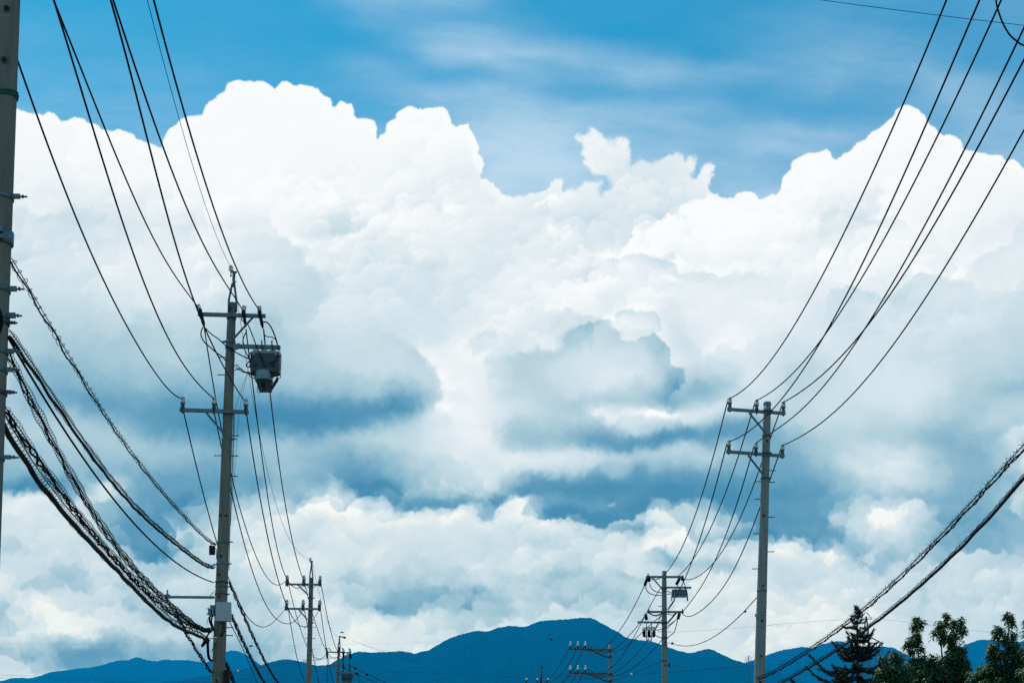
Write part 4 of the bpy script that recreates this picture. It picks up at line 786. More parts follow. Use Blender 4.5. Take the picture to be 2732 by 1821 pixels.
m.bar(W(676, 992, -.08), W(692, 1036, -.08), .02, .05, up=Vector((0, 1, 0))); m.bar(W(740, 1012, -.05), W(722, 1040, -.05), .06, .045, up=Vector((0, 1, 0))); m.build('funnel', TANK, sw)
m = MB(); m.lathe(W(702, 1024, -.17), (0, -1, 0), [(.035, 0), (.035, .04)], 10); m.bar(W(699, 1031, -.19), W(706, 1031, -.19), .03, .05); m.build('handle', HOLE, sw)
for pts in ([(687, 1030), (686, 1042), (690, 1047), (706, 1043)], [(729, 1002), (736, 1004), (745, 998), (749, 1004), (744, 1010), (733, 1016)], [(675, 1000), (680, 1012), (690, 1030)], [(738, 1010), (730, 1025), (724, 1036)]):
    part_cable([W(a, b, -.16) for a, b in pts], .007, sw)
m = MB(); m.tube([W(736, 1000), W(731, 1002), W(727, 1008)], .016, 6); m.tube([W(741, 1006), W(734, 1020)], [.022, .03], 8); m.build('cable_gland', RUBBER, sw)
# ---- cabinet, terminal block and cables low on pole 2
cb = P2.p(596, 1631, -P2.r(1631)-.12)
kb = thing('wall_cabinet', cb, 'pale grey flat cabinet strapped to the large left pole below its side arm', 'cabinet')
def V(c, r, dd=0): return P2.p(c, r, -P2.r(1631)-.11+dd)
m = MB(); m.box(V(596.5, 1629), .33, .16, .38, .02); m.build('cabinet_body', CABINET, kb)
m = MB(); m.box(V(597, 1627, -.09), .315, .03, .345, .012); m.build('door', CABINET, kb)
m = MB(); m.box(V(596, 1652, -.02), .345, .2, .075, .02); m.build('base_tray', CABINET, kb)
for c in (592, 594.5, 598): 
    m = MB(); m.tube([V(c, 1657), V(c, 1661)], .009, 6); m.build('cable_gland', GALV_D, kb)
m = MB(); m.box(P2.p(568, 1627, -.18), .11, .12, .22, .02); m.box(P2.p(561, 1632, -.2), .09, .08, .12, .01)
for c0, r0, c1, r1 in ((551, 1622, 562, 1625), (550, 1637, 562, 1634), (556, 1619, 560, 1628), (563, 1616, 563, 1622), (555, 1640, 561, 1630)): m.tube([P2.p(c0, r0, -.2), P2.p(c1, r1, -.2)], .012, 6)
o = m.build('terminal_block', GALV, org=P2.p(568, 1627, -.18)); tag(o, 'spiky steel terminal block left of the grey cabinet on the large left pole', 'terminal block')
for pts, r_, lab in (([(566, 1638), (560, 1644), (559, 1655), (563, 1665), (569, 1678)], .022, 'thick black cable loop hanging under the terminal block, outermost'), ([(569, 1640), (565, 1648), (564, 1658), (567, 1668), (571, 1682)], .02, 'thick black cable loop hanging under the terminal block, inner one beside the shaft'),
                    ([(554, 1700), (554.5, 1725), (556, 1748), (560, 1758), (566, 1761)], .032, 'very thick black cable bending in a J into the large left pole'), ([(549, 1712), (542, 1719), (538, 1724)], .03, 'short black cable stub pointing down left under the bundle ends'),
                    ([(594, 1660), (595, 1675), (592, 1690), (586, 1696)], .012, 'thin black cable curling under the grey cabinet, left one'), ([(598, 1660), (599, 1676), (597, 1688), (590, 1697)], .010, 'thin black cable curling under the grey cabinet, right one'),
                    ([(556, 1712), (562, 1702), (568, 1702), (572, 1712), (570, 1724), (564, 1738)], .008, 'thin dark cord looping beside the J-shaped cable'), ([(538, 1722), (548, 1703), (556, 1690), (559, 1679)], .02, 'black cable crossing the end of the heavy bundle near the large left pole'),
                    ([(553, 1664), (553, 1655), (557, 1645)], .006, 'thin grey cord beside the terminal block')):
    cable('loose_cable', [P2.p(a, b, -.17) for a, b in pts], r_, BLACK, lab, 'cable')
m = MB(); q = P2.p(577, 1706, -P2.r(1706)-.02); m.tube([q+Vector((.045*math.cos(a), -.01, .05*math.sin(a))) for a in np.linspace(0, 2*math.pi, 20)], .010, 6, cap=False); m.bar(q+Vector((.02, -.01, .05)), q+Vector((-.03, -.012, -.06)), .02, .012); o = m.build('brass_ring', BRASS, org=q); tag(o, 'small yellowish ring hooked on the front of the large left pole', 'ring')
m = MB(); q = P2.p(566, 1467, -.1); m.box(q, .125, .12, .19, .025); m.tube([P2.p(562, 1456, -.1), P2.p(564, 1446, -.1), P2.p(572, 1449, -.1)], .010, 6); m.tube([P2.p(571, 1458, -.1), P2.p(577, 1464, -.1), P2.p(578, 1490, -.1)], .009, 6); o = m.build('splice_box', RUBBER, org=q); tag(o, 'small black box hanging left of the large left pole under the upper lashed cable', 'splice box')
m = MB(); q = P2.p(606, 1806, -.1); m.box(q, .11, .14, .26, .04); m.box(P2.p(604, 1793, -.1), .08, .1, .1, .03); o = m.build('splice_box', RUBBER, org=q); tag(o, 'black closure on the right side of the large left pole at the bottom edge', 'splice box')
# ---------------------------------------------------------------- pole 3
P3 = Pole('second left pole with two crossarms of three insulators each and a forked tip', D3, (830.5, 1540), (823.4, 1821), .092)
for r_, pins in ((1558, (766.5, 811, 854)), (1623, (765, 809, 853))):
    P3.arm(764, r_-.5, 856, r_+.5, .085, pins=pins, sc=1.35)
    for c in pins:
        m = MB(); q = P3.p(c, r_, -.14); m.bar(q+Vector((-.06, -.02, -.07)), q+Vector((-.06, -.02, .14)), .05, .06, up=Vector((0, 1, 0))); m.build('insulator_bracket', GALV, P3.o)
P3.brace(796, 1560, 822, 1586, .06); P3.brace(797, 1625, 820, 1652, .06)
P3.band(1594, .06, .012, .1, GALV_D); P3.band(1660, .06, .012, .1, GALV_D); P3.band(1627, .06, .012, None, GALV_D)
m = MB(); m.tube([P3.p(826.5, 1556, -.1), P3.p(826.5, 1535, -.1), P3.p(830, 1513, 0), P3.p(831, 1508)], .03, 6); m.tube([P3.p(834.5, 1556, -.1), P3.p(834.5, 1535, -.1), P3.p(832, 1513, 0), P3.p(831, 1508)], .03, 6); m.tube([P3.p(831, 1516), P3.p(831.5, 1498)], .04, 8); m.bar(P3.p(827, 1497), P3.p(835, 1496), .06, .05); m.tube([P3.p(831, 1508), P3.p(835, 1508)], .02, 6); m.build('tip_bracket', GALV, P3.o)
m = MB(); m.lathe(P3.p(828, 1499), (0, 0, 1), [(.02, 0), (.06, .08), (.05, .12), (.03, .14), (.06, .17), (.03, .22)], 10); m.build('tip_insulator', PORC, P3.o)
P3.steps([(1673, -1), (1673, 1), (1702, -1), (1702, 1), (1730, 1), (1759, -1), (1789, 1)])
for pts in ([(771, 1548), (768, 1556), (766, 1562)],): part_cable([P3.p(a, b, -.2) for a, b in pts], .012, P3.o)
# ---------------------------------------------------------------- pole 4 with drum
P4 = Pole('far left pole with a thin tip pipe and a drum low on its right', D4, (904.5, 1724), (900, 1821), .09)
m = MB(); m.tube([P4.p(902, 1740, -.1), P4.p(902, 1724, -.1), P4.p(905, 1708), P4.p(906, 1697)], .04, 6); m.tube([P4.p(907, 1740, -.1), P4.p(907.5, 1724, -.1), P4.p(906, 1708)], .04, 6); m.tube([P4.p(905.5, 1712), P4.p(906, 1696)], .05, 8); m.bar(P4.p(905, 1696), P4.p(914, 1698), .06, .07); m.tube([P4.p(912, 1697), P4.p(922, 1700.5)], [.03, .09], 8); m.build('tip_bracket', GALV_D, P4.o)
P4.arm(872, 1738, 935, 1740, .09, name='crossarm'); P4.arm(871, 1773, 935, 1772, .09); P4.arm(895, 1790, 945, 1791, .09)
P4.brace(929, 1741, 908, 1762, .06); P4.brace(886, 1774, 898, 1785, .08); P4.band(1738, .1, .015, None, GALV_D); P4.band(1791, .12, .02, None, GALV_D)
for c, r0 in ((872, 1729), (916, 1730), (934, 1731)):
    m = MB(); m.mi = 1; m.tube([P4.p(c+1, r0+24, -.2), P4.p(c, r0+10, -.2)], .08, 8); m.tube([P4.p(c, r0+10, -.2), P4.p(c, r0, -.2), P4.p(c-4, r0-2, -.2)], .05, 6); m.mi = 0; m.lathe(P4.p(c, r0+8, -.2), (0, 0, 1), [(.1, 0), (.12, .06), (.07, .12), (.09, .17), (.04, .2)], 10); m.build('insulator', [PORC, BLACK], P4.o)
part_cable([P4.p(a, b, -.2) for a, b in ((875, 1727), (880, 1730), (884, 1736))], .03, P4.o)
for c in (916, 933): part_cable([P4.p(c, 1745, -.2), P4.p(c, 1790, -.2)], .03, P4.o)
for c in (873,): part_cable([P4.p(c, 1748, -.2), P4.p(c, 1830, -.2)], .02, P4.o)
m = MB(); q = P4.p(926, 1808, -.1); m.lathe(P4.p(912, 1806, -.1), (1, 0, 0), [(.25, 0), (.3, .04), (.3, .7), (.25, .75)], 14); m.box(P4.p(926, 1798, -.1), .8, .5, .16, .05); m.bar(P4.p(913, 1815, -.3), P4.p(939, 1816, -.3), .05, .2); m.bar(P4.p(938, 1803, -.2), P4.p(943, 1803, -.2), .1, .25); o = m.build('pole_transformer', TANK, org=q); tag(o, 'dark drum-shaped switch hanging from the lowest arm of the far left pole', 'switchgear')
for k, (c, r_) in enumerate(((948, 1781), (978, 1798))):
    q = px(c, r_, 115); m = MB(); m.lathe(q-Vector((.09, 0, 0)), (1, 0, 0), [(.03, 0), (.09, .04), (.09, .16), (.03, .2)], 10); o = m.build('line_weight', BLACK, org=q); tag(o, 'dark weight on the upper wire right of the far left pole, '+('nearer the pole' if k == 0 else 'farther out'), 'wire weight')
for a, b, c_, d_ in ((912, 1776, 922, 1783), (949, 1792, 957, 1800)):
    q = px(a, b, 115); m = MB(); m.lathe(q, (px(c_, d_, 115)-q), [(.02, 0), (.08, .06), (.08, .2), (.03, .28)], 8); o = m.build('line_clamp', RUBBER, org=q); tag(o, 'dark strain clamp %s' % ('on the middle wire just right of the far left pole' if a == 912 else 'with a pale tip on the wire below the weights'), 'clamp')
cable('loose_cable', [px(a, b, 114.5) for a, b in ((944, 1786), (947, 1795), (955, 1803), (960, 1812), (958, 1821))], .02, BLACK, 'slack dark lead dropping from the wire below the first weight', 'cable')
# ---------------------------------------------------------------- large right pole R1
G1 = Pole('tall concrete pole right of centre, capped, with two crossarms of three white insulators', E1, (2047, 1077), (2026, 1821), .093, mtl=CONC3)
m = MB(); p = G1.at(1077); m.lathe(p-G1.ax*.035, G1.ax, [(.097, 0), (.102, .01), (.1, .06), (.085, .085), (.03, .098)], 24); m.build('pole_cap', CONC2, G1.o)
for a, r0, b, r1, pins in ((1941, 1091, 2094.5, 1102.5, (1947, 2018.5, 2090)), (1938.5, 1204, 2092, 1216, (1944.5, 2016.5, 2087.5))):
    G1.arm(a, r0, b, r1, .072, d0=-.12, d1=.12, pins=pins, holes=8)
    m = MB(); q = G1.at((r0+r1)/2+1); m.bar(q+Vector((-.12, -G1.r(r0)-.085, .0)), q+Vector((.12, -G1.r(r0)-.085, -.01)), .012, .05); m.build('arm_plate', GALV_D, G1.o)
    for c in (a+5, b-5):
        t = (c-a)/(b-a); m = MB(); q = G1.lastarm[0].lerp(G1.lastarm[1], t); m.box(q+Vector((0, 0, .005)), .07, .1, .1, .012); m.build('arm_end_clip', GALV, G1.o)
G1.brace(1999, 1101, 2046, 1159, .05); G1.brace(1996, 1214, 2042, 1273, .05)
G1.band(1162, .05, .010, .03, GALV_D); G1.band(1275.5, .055, .012, .05, GALV_D); G1.band(1575, .07, .006)
for r_ in (1320, 1415, 1508, 1606, 1640): G1.band(r_, .010, .003, None, CONC, 'mould_ring')
G1.steps([(1255, 1), (1286, 1), (1284, -1), (1330.7, -1), (1379, 1), (1423, -1), (1471, 1), (1516.5, -1)])
G1.holes([(2034, 1563), (2031, 1656), (2029, 1750), (2026, 1819), (2036, 1377), (2045, 1177)])
m = MB(); q = G1.at(1640); m.box(q+Vector((-.02-G1.r(1640), 0, 0)), .02, .06, .08, .004); m.build('tag_plate', GALV_D, G1.o)
# ---------------------------------------------------------------- the next pole on that side, just outside the frame, where the climbing wires end
G0 = Pole('concrete pole just beyond the right edge where the climbing wires and cables end', E0, (gx(0, 1)*0+CX+RX/E0*F+10, HY-(14.1-EYE)/E0*F), (CX+RX/E0*F, HY), .095, mtl=CONC3)
for z in (13.42, 12.38):
    row = HY-(z-EYE)/E0*F; cc = [CX+(RX+o_)/E0*F for o_ in (-.95, -.25, .45)]; G0.arm(cc[0]-16, row, cc[2]+16, row, .072, pins=cc)
G0.band(HY-(7.6-EYE)/E0*F, .06, .012); G0.band(HY-(6.9-EYE)/E0*F, .06, .012)
# ---------------------------------------------------------------- R2
G2 = Pole('second right pole with four stacked arms, between switch tank and fuses', E2, (1772, 1524), (1773, 1821), .093, mtl=CONC3)
m = MB(); p = G2.at(1524); m.lathe(p-G2.ax*.03, G2.ax, [(.097, 0), (.1, .01), (.095, .05), (.05, .07)], 20); m.build('pole_cap', CONC2, G2.o)
G2.arm(1724, 1538, 1824, 1538, .085, holes=8); G2.arm(1728, 1631, 1823, 1631.5, .085, holes=8); G2.arm(1701, 1658.5, 1766, 1659.5, .075, name='equipment_arm'); G2.arm(1779, 1566, 1844, 1566.5, .075, name='equipment_arm')
G2.brace(1741, 1541, 1767, 1570, .055); G2.brace(1804, 1634, 1780, 1662, .07)
for r_, h in ((1569, .09), (1577, .04), (1661, .12), (1701, .09), (1720, .05), (1762, .05)): G2.band(r_, h, .014, None, GALV_D)
G2.band(1815, .02, .006, None, CONC, 'mould_ring'); G2.band(1780, .012, .006, None, CONC, 'mould_ring')
for (a, b), (c_, d_) in (((1727, 1540), (1720.5, 1560)), ((1730.5, 1538), (1732.5, 1550)), ((1814, 1541), (1804.5, 1558)), ((1819, 1538), (1822, 1547)), ((1722, 1636), (1725, 1652)), ((1813, 1634), (1809, 1650))):
    A = G2.p(a, b, -.2); B = G2.p(c_, d_, -.25); inst('strain_clamp', DEAD, G2.o, A, orient(A, B), (B-A).length/.40); m = MB(); m.tube([A.lerp(B, .1), B], .065, 8); m.build('clamp_cover', BLACK, G2.o)
for c, r_ in ((1729, 1528), (1820, 1533), (1731, 1622), (1821, 1622)):
    m = MB(); m.tube([G2.p(c, r_, -.2), G2.p(c, r_+12, -.2)], [.015, .05], 6); m.bar(G2.p(c-3, r_+10, -.2), G2.p(c+3, r_+10, -.2), .08, .1); m.build('clamp_plate', GALV_D, G2.o)
for pts in ([(1721, 1561), (1724, 1570), (1731, 1580), (1746, 1586), (1766, 1587)], [(1733, 1555), (1737, 1567), (1748, 1576), (1766, 1581)], [(1808, 1652), (1800, 1682), (1790, 1693), (1780, 1700)], [(1806, 1650), (1790, 1665), (1780, 1676)], [(1733, 1634), (1745, 1640), (1763, 1637)], [(1780, 1637), (1795, 1639), (1804, 1634)], [(1822, 1547), (1828, 1563), (1830, 1574)], [(1806, 1558), (1811, 1568), (1812, 1574)], [(1745, 1690), (1755, 1697), (1766, 1700)], [(1790, 1579), (1780, 1576)], [(1791, 1583), (1780, 1584)], [(1766, 1630), (1758, 1655), (1748, 1675)], [(1806, 1651), (1770, 1675), (1748, 1680)]):
    part_cable([G2.p(a, b, -.22) for a, b in pts], .018, G2.o)
G2.steps([(1616, -1), (1684, -1), (1684, 1), (1714, 1), (1743, -1), (1803, -1)])
m = MB(); q = G2.p(1786, 1773, -.05); m.tube([G2.p(1778, 1773, -.05), G2.p(1783, 1773, -.05)], .02, 6); m.lathe(G2.p(1783, 1773, -.05), (1, 0, 0), [(.03, 0), (.1, .05), (.1, .07), (.02, .09)], 12); m.build('bell_bracket', GALV_D, G2.o)
G2.holes([(1773, 1773), (1774, 1712)])
q = G2.p(1812.5, 1582, -.1); ts = thing('pole_switch', q, 'small ribbed switch tank under the upper right arm of the second right pole', 'switchgear')
m = MB(); m.box(G2.p(1812.5, 1583, -.1), .62, .4, .26, .05); m.build('tank', TANK, ts)
m = MB(); m.box(G2.p(1812.5, 1574, -.1), .60, .38, .05, .05); m.bar(G2.p(1794, 1591, -.3), G2.p(1833, 1591, -.3), .04, .05); m.build('lid', TANKL, ts)
for c in (1799, 1806, 1813, 1820, 1827): 
    m = MB(); m.bar(G2.p(c, 1576, -.31), G2.p(c, 1588, -.31), .03, .03, up=Vector((0, 1, 0))); m.build('rib', TANKL, ts)
for c in (1803, 1817, 1829): m = MB(); m.lathe(G2.p(c, 1573, -.15), (0, 0, 1), [(.04, 0), (.05, .03), (.03, .06), (.04, .09), (.015, .12)], 8); m.build('bushing', PORC, ts)
m = MB(); m.tube([G2.p(1833, 1580, -.2), G2.p(1834.5, 1602, -.2)], .03, 6); m.tube([G2.p(1792, 1588, -.2), G2.p(1791.5, 1602, -.2)], .02, 6); m.tube([G2.p(1797, 1592, -.2), G2.p(1799, 1594, -.2)], .05, 6); m.build('foot', GALV_D, ts)
q = G2.p(1731, 1685, -.1); fs = thing('fuse_rack', q, 'rack of three black fuse cutouts with white caps left of the second right pole', 'fuse rack')
for c in (1718.5, 1731.5, 1744.5):
    m = MB(); m.mi = 1; m.lathe(G2.p(c, 1680, -.15), (0, 0, 1), [(.05, -.02), (.10, .02), (.085, .06), (.05, .09), (.05, .12)], 10); m.mi = 0; m.lathe(G2.p(c, 1697, -.15), (0, 0, 1), [(.05, 0), (.07, .04), (.06, .1), (.07, .16), (.055, .24)], 10); m.build('fuse_cutout', [BLACK, PORC], fs)
m = MB(); m.bar(G2.p(1717, 1697.5, -.1), G2.p(1746, 1697.5, -.1), .04, .035); m.bar(G2.p(1714, 1674, -.1), G2.p(1746, 1672, -.1), .05, .045)
for c in (1725, 1738): m.bar(G2.p(c, 1660, -.1), G2.p(c, 1708, -.1), .03, .035, up=Vector((0, 1, 0)))
m.bar(G2.p(1725, 1706, -.1), G2.p(1738, 1706, -.1), .03, .03); m.build('rack_frame', GALV_D, fs)
# ---------------------------------------------------------------- R3 with cantilever arms, R4
G3 = Pole('third right pole carrying two long cantilever arms in front of the dark mountain', E3, (1628, 1718), (1629.7, 1821), .092, mtl=CONC3)
for k, r_ in enumerate((1730, 1794)):
    m = MB(); a = G3.p(1520, r_, 0); b = G3.p(1624, r_+2.5, -.15); m.bar(a, G3.p(1567, r_+.5, -.06), .10, .10); m.bar(G3.p(1565, r_+.5, -.06), b, .09, .10)
    m.tube([G3.p(1566, r_+1.5, -.06), G3.p(1585, r_+6, -.1), G3.p(1598, r_+12, -.1), G3.p(1611, r_+19.5, -.1), G3.p(1625, r_+22, -.1)], .055, 6)
    o = m.build('cantilever_arm', GALV_D, G3.o)
    for c in (1522, 1542, 1562): inst('insulator', CUP, o, G3.p(c, r_-1, -.03), sc=.85)
    G3.band(r_+3, .16, .03, None, GALV_D); G3.band(r_+20, .16, .03, None, GALV_D)
    part_cable([G3.p(a, b, -.1) for a, b in ((1524, r_-12), (1533, r_-4), (1540, r_+2))], .015, G3.o); part_cable([G3.p(a, b, -.1) for a, b in ((1545, r_-12), (1555, r_-3), (1562, r_+4))], .015, G3.o); part_cable([G3.p(a, b, -.1) for a, b in ((1565, r_-11), (1578, r_-4), (1592, r_+4), (1615, r_+8))], .015, G3.o)
G4 = Pole('farthest right pole, only its slim tip and three clamps showing at the bottom edge', E4, (1444.5, 1812), (1445, 1900), .09)
m = MB(); m.tube([G4.p(1443, 1822, -.1), G4.p(1445, 1795), G4.p(1446, 1779)], [.1, .06, .05], 8); m.bar(G4.p(1441, 1777), G4.p(1448, 1777.5), .1, .12); m.tube([G4.p(1441, 1778), G4.p(1436.5, 1780)], .05, 6); m.build('tip_bracket', GALV_D, G4.o)
G4.arm(1402, 1823, 1466, 1823, .09)
for a, b, c_, d_ in ((1405, 1808, 1403.5, 1824), (1434, 1808, 1434, 1824), (1463, 1808, 1458, 1820)):
    m = MB(); m.mi = 1; m.tube([G4.p(c_, d_, -.2), G4.p(a, b+2, -.2)], .08, 6); m.mi = 0; m.lathe(G4.p(a, b+4, -.2), (0, 0, 1), [(.09, 0), (.09, .08), (.04, .14)], 8); m.build('insulator', [PORC, GALV_D], G4.o)
# ---------------------------------------------------------------- lashed communication cables
def resample(P, step):
    P = [Vector(p) for p in P]; d = [0]
    for a, b in zip(P, P[1:]): d.append(d[-1]+(b-a).length)
    n = max(2, int(d[-1]/step)); A = np.array([tuple(p) for p in P]); s = np.linspace(0, d[-1], n)
    return [Vector(q) for q in np.stack([np.interp(s, d, A[:, k]) for k in range(3)], -1)], s
def bundle(A, B, pts, label, mess=.006, cab=.012, gap=.05, hr=.03, pitch=.1, wire=.003, wob=.0, ncab=1, side=0.0, hn=9, cat='lashed cable', spikes=0, wobp=1.2, n=90, cut=1.0):
    P, _, _ = span_fit((gx(*A), A[1]), B, pts, n=n, hold=True)
    P = [Vector(p) for p in P]
    P = P[:max(2, int(len(P)*cut))]
    t = thing('lashed_cable', P[0], label, cat, 'communication cables lashed to messenger wires')
    MB().tube(P, mess, 5).build('messenger_wire', BLACK, t)
    Q, s = resample(P, .12)
    rnd = random.Random(len(label)); ph = [rnd.uniform(0, 6) for _ in range(9)]
    for c in range(ncab):
        R = []
        for p, u in zip(Q, s):
            w = wob*math.sin(u*6.283/wobp+ph[c]+1.3*math.sin(u*1.1+ph[c+3])); w2 = wob*.6*math.cos(u*6.283/(wobp*.83)+ph[c+1])
            tw = u*6.283/.55+c*6.283/max(1, ncab); rr = cab*1.05 if ncab > 1 else 0
            R.append(p+Vector((side*gap+w+rr*math.cos(tw), w2*.4, -gap*(1 if not side else .8)+w2+rr*math.sin(tw))))
        MB().tube(R, cab, 6).build('cable', RUBBER if cab > .02 else BLACK, t)
    if hr:
        H = []; total = s[-1]; k = int(total/pitch*hn); cdir = []
        u = np.linspace(0, total, k); Ax = np.array([tuple(p) for p in Q]); X = np.stack([np.interp(u, s, Ax[:, i]) for i in range(3)], -1)
        a = u*2*math.pi/pitch; rr = hr*(1+.18*np.sin(u*3.1+ph[5])+.12*np.sin(u*11+ph[6]))
        tdir = (P[-1]-P[0]).normalized(); sx, sz = frame(tdir)
        X = X+np.outer(rr*np.cos(a), np.array(sx))+np.outer(rr*np.sin(a), np.array(sz)); X[:, 2] -= gap*.5; X[:, 0] += side*gap*.5
        MB().tube([Vector(q) for q in X], wire, 3, cap=False).build('lashing_coil', BLACK, t)
    if spikes:
        m = MB(); m.tube([(0, 0, 0), (-.012, 0, .05), (-.02, 0, .095)], [.006, .005, .0005], 4); m.tube([(0, 0, 0), (-.06, 0, .0), (-.115, 0, -.004)], [.006, .005, .0005], 4); me = m.mesh('bird_spike', BLACK)
        for k in range(int(s[-1]/spikes)):
            j = min(len(Q)-1, int(k*spikes/.12)); inst('bird_spike', me, t, Q[j]+Vector((-.012, 0, -.012)), Matrix.Rotation(rnd.uniform(-.25, .25), 4, 'Y').to_quaternion(), rnd.uniform(.5, .8))
    return t
T9 = lambda L: [(a/2.5243, 1200+b/2.5243) for a, b in L]; T5 = lambda L: [(a/2.529, 600+b/2.529) for a, b in L]; T12 = lambda L: [(2032+a/2.5243, 1200+b/2.5243) for a, b in L]
L1 = X1+.28     # right side of pole 1
bundle((575, D2), (gx(31, D1), D1), [(577, 1450)]+T9([(1340,540),(1240,440),(1130,310),(1030,190),(950,100),(880,0)])+T5([(820,1430),(730,1290),(640,1170),(580,1065),(515,955),(440,840),(365,705),(300,600),(230,490),(150,345),(80,228)]),
       'uppermost lashed cable from the nearest pole, thin with loose loops', .005, .009, .04, .03, .24, .004, .014, hn=12)
bundle((571, D2), (gx(25, D1), D1), T9([(1442,775),(1380,755),(1300,705),(1200,635),(1090,530),(990,440),(880,325),(760,195),(660,78),(600,0)])+T5([(560,1425),(480,1315),(400,1200),(330,1095),(260,1005),(190,900),(120,790),(62,705)]),
       'ladder-like lashed cable, second from the top, with a thick line hung below its messenger wire', .006, .017, .062, .036, .075, .0028, .008, hn=8)
P, _, _ = span_fit((gx(570, D2), D2), (gx(22, D1), D1), T9([(1440,890),(1380,870),(1300,830),(1200,765),(1100,685),(1000,600),(900,490),(800,375),(700,235),(600,110),(510,0)])+T5([(450,1400),(350,1240),(250,1090),(150,930),(58,760)]), n=60)
o = MB().tube(P, .013, 6).build('overhead_wire', BLACK, org=P[0]); tag(o, 'smooth unlashed black cable sagging between the ladder-like cable and the coiled bundles at left', 'wire', 'overhead wires strung between the poles')
bundle((564, D2), (gx(19, D1), D1), T9([(1425,1198),(1330,1172),(1240,1128),(1190,1085),(1150,1020),(1120,985),(1030,912),(920,810),(820,700),(740,590),(660,460),(600,350),(520,200),(450,90),(390,0)])+T5([(340,1420),(280,1310),(225,1200),(165,1080),(110,960),(55,850)]),
       'loosely coiled cable with curly rings, reaching the tip of the side arm', .006, .008, .045, .044, .070, .0032, .016, ncab=2, hn=10, n=100)
bundle((563, D2), (gx(13, D1), D1), T9([(1415,1210),(1320,1185),(1250,1150),(1190,1105),(1130,1065),(1040,985),(930,885),(840,785),(740,675),(650,575),(580,480),(510,390),(440,290),(370,190),(290,90),(220,0)])+T5([(200,1480),(160,1420),(100,1320),(40,1235)]),
       'wavy dark bundle with curly rings just above the heaviest cable at lower left', .006, .011, .045, .040, .095, .0032, .024, ncab=2, hn=10, wobp=.8)
bundle((556, D2), (gx(10, D1), D1), T9([(1395,1262),(1300,1215),(1200,1155),(1100,1080),(1000,985),(900,885),(800,785),(700,670),(610,570),(520,460),(430,345),(350,250),(260,140),(180,30)])+T5([(150,1500),(100,1400),(40,1290)]),
       'heaviest cable at lower left, thick grey sheath slung below a messenger wire', .006, .030, .085, .055, .10, .0028, .008, side=-.35, hn=8)
bundle((565, D2), (gx(470, 30.0), 30.0), T9([(1425,1490),(1370,1410),(1310,1320),(1250,1215),(1200,1115)]), 'short lashed line dropping from the bundles to the foot of the large left pole', .006, .014, .03, .035, .12, .003, .02, ncab=2, hn=8)
Tn = lambda L: L
bundle((612, D2), (gx(790, 72), 72), [(612,1548),(634,1600),(658,1656),(677,1703),(704,1747),(745,1821)], 'braided cable leaving the right side of the large left pole, upper of two', .006, .014, .03, .035, .14, .0035, .02, ncab=2, hn=8, cut=.75)
bundle((617, D2), (gx(760, 72), 72), [(617,1636),(642,1687),(665,1743),(680,1776),(708,1821)], 'braided cable leaving the right side of the large left pole just under the grey cabinet', .006, .017, .03, .035, .14, .0035, .02, ncab=2, hn=8, cut=.75)
bundle((601, D2), (gx(680, 60), 60), [(601,1762),(612,1785),(626,1821)], 'thick short lashed cable at the foot of the picture right of the large left pole', .006, .020, .04, .04, .14, .0035, .02, ncab=2, hn=8, cut=.6)
P, _, _ = span_fit((gx(613, D2), D2), (gx(740, 72), 72), [(613,1660),(642,1719),(665,1766),(686,1821)], n=40); o = MB().tube(P, .011, 6).build('overhead_wire', BLACK, org=P[0]); tag(o, 'plain dark line running down right from the lower corner of the grey cabinet', 'wire', 'overhead wires strung between the poles')
# right-hand pair
bundle((2020, E1), (RX-.3, E0), T12([(-30,1530),(100,1468),(250,1388),(400,1288),(520,1188),(650,1085),(770,992),(880,892),(1000,782),(1150,632),(1280,500),(1400,362),(1500,242),(1620,122),(1740,-8)]),
       'twisted cable with bird spikes climbing to the right edge above the conifer', .007, .010, .055, .034, .15, .0036, .012, ncab=2, hn=9, spikes=.21)
bundle((2028, E1), (RX-.1, E0), [(2032, 1843)]+T12([(110,1560),(300,1462),(500,1332),(700,1192),(850,1072),(1000,952),(1150,822),(1300,672),(1450,522),(1600,362),(1767,160)]),
       'thick lashed cable climbing to the right edge below the spiked one', .006, .024, .05, .033, .26, .0035, .006, hn=10)
# ---------------------------------------------------------------- single wires across the view
def far_wire(pts, d, r, label, dd=0):
    P = smooth([px(a, b, d+dd*k) for k, (a, b) in enumerate(pts)], 6); o = MB().tube(P, r, 4).build('overhead_wire', BLACK, org=P[0]); return tag(o, label, 'wire', 'distant wires crossing the view')
far_wire([(2130,-10),(2190,0),(2300,15),(2400,28),(2560,48),(2732,68),(2900,88)], 55, .011, 'thin grey-blue wire crossing the upper right corner behind the climbing wires')
cable('overhead_wire', [px(a, b, 15) for a, b in ((2652,-40),(2657,0),(2661,21),(2674,59),(2693,92),(2714,111),(2732,122),(2790,140),(2860,130))], .0085, BLACK, 'slack black loop hanging into the top right corner', 'wire')
far_wire([(-40,1713),(0,1714),(300,1718),(620,1722),(1000,1716),(1400,1702)], 260, .006, 'faintest thin wire running across the clouds low at left', 2)
far_wire([(-40,1798),(0,1799),(130,1803),(330,1807),(560,1810),(700,1811),(1100,1812)], 240, .014, 'upper of two thin lines running along the foot of the pale left mountain', 2)
far_wire([(-40,1806),(0,1807),(160,1810),(330,1814),(560,1819),(700,1824)], 240, .011, 'lower of two thin lines running along the foot of the pale left mountain', 2)
far_wire([(560,1802),(600,1795),(635,1789),(740,1772),(820,1762),(900,1752)], 130, .016, 'thin line rising right with a white ball on it, behind the large left pole')
far_wire([(1440,1800),(1600,1802),(1730,1795),(1850,1787),(2010,1775),(2200,1762)], 300, .03, 'thin line across the dark mountain behind the right poles')
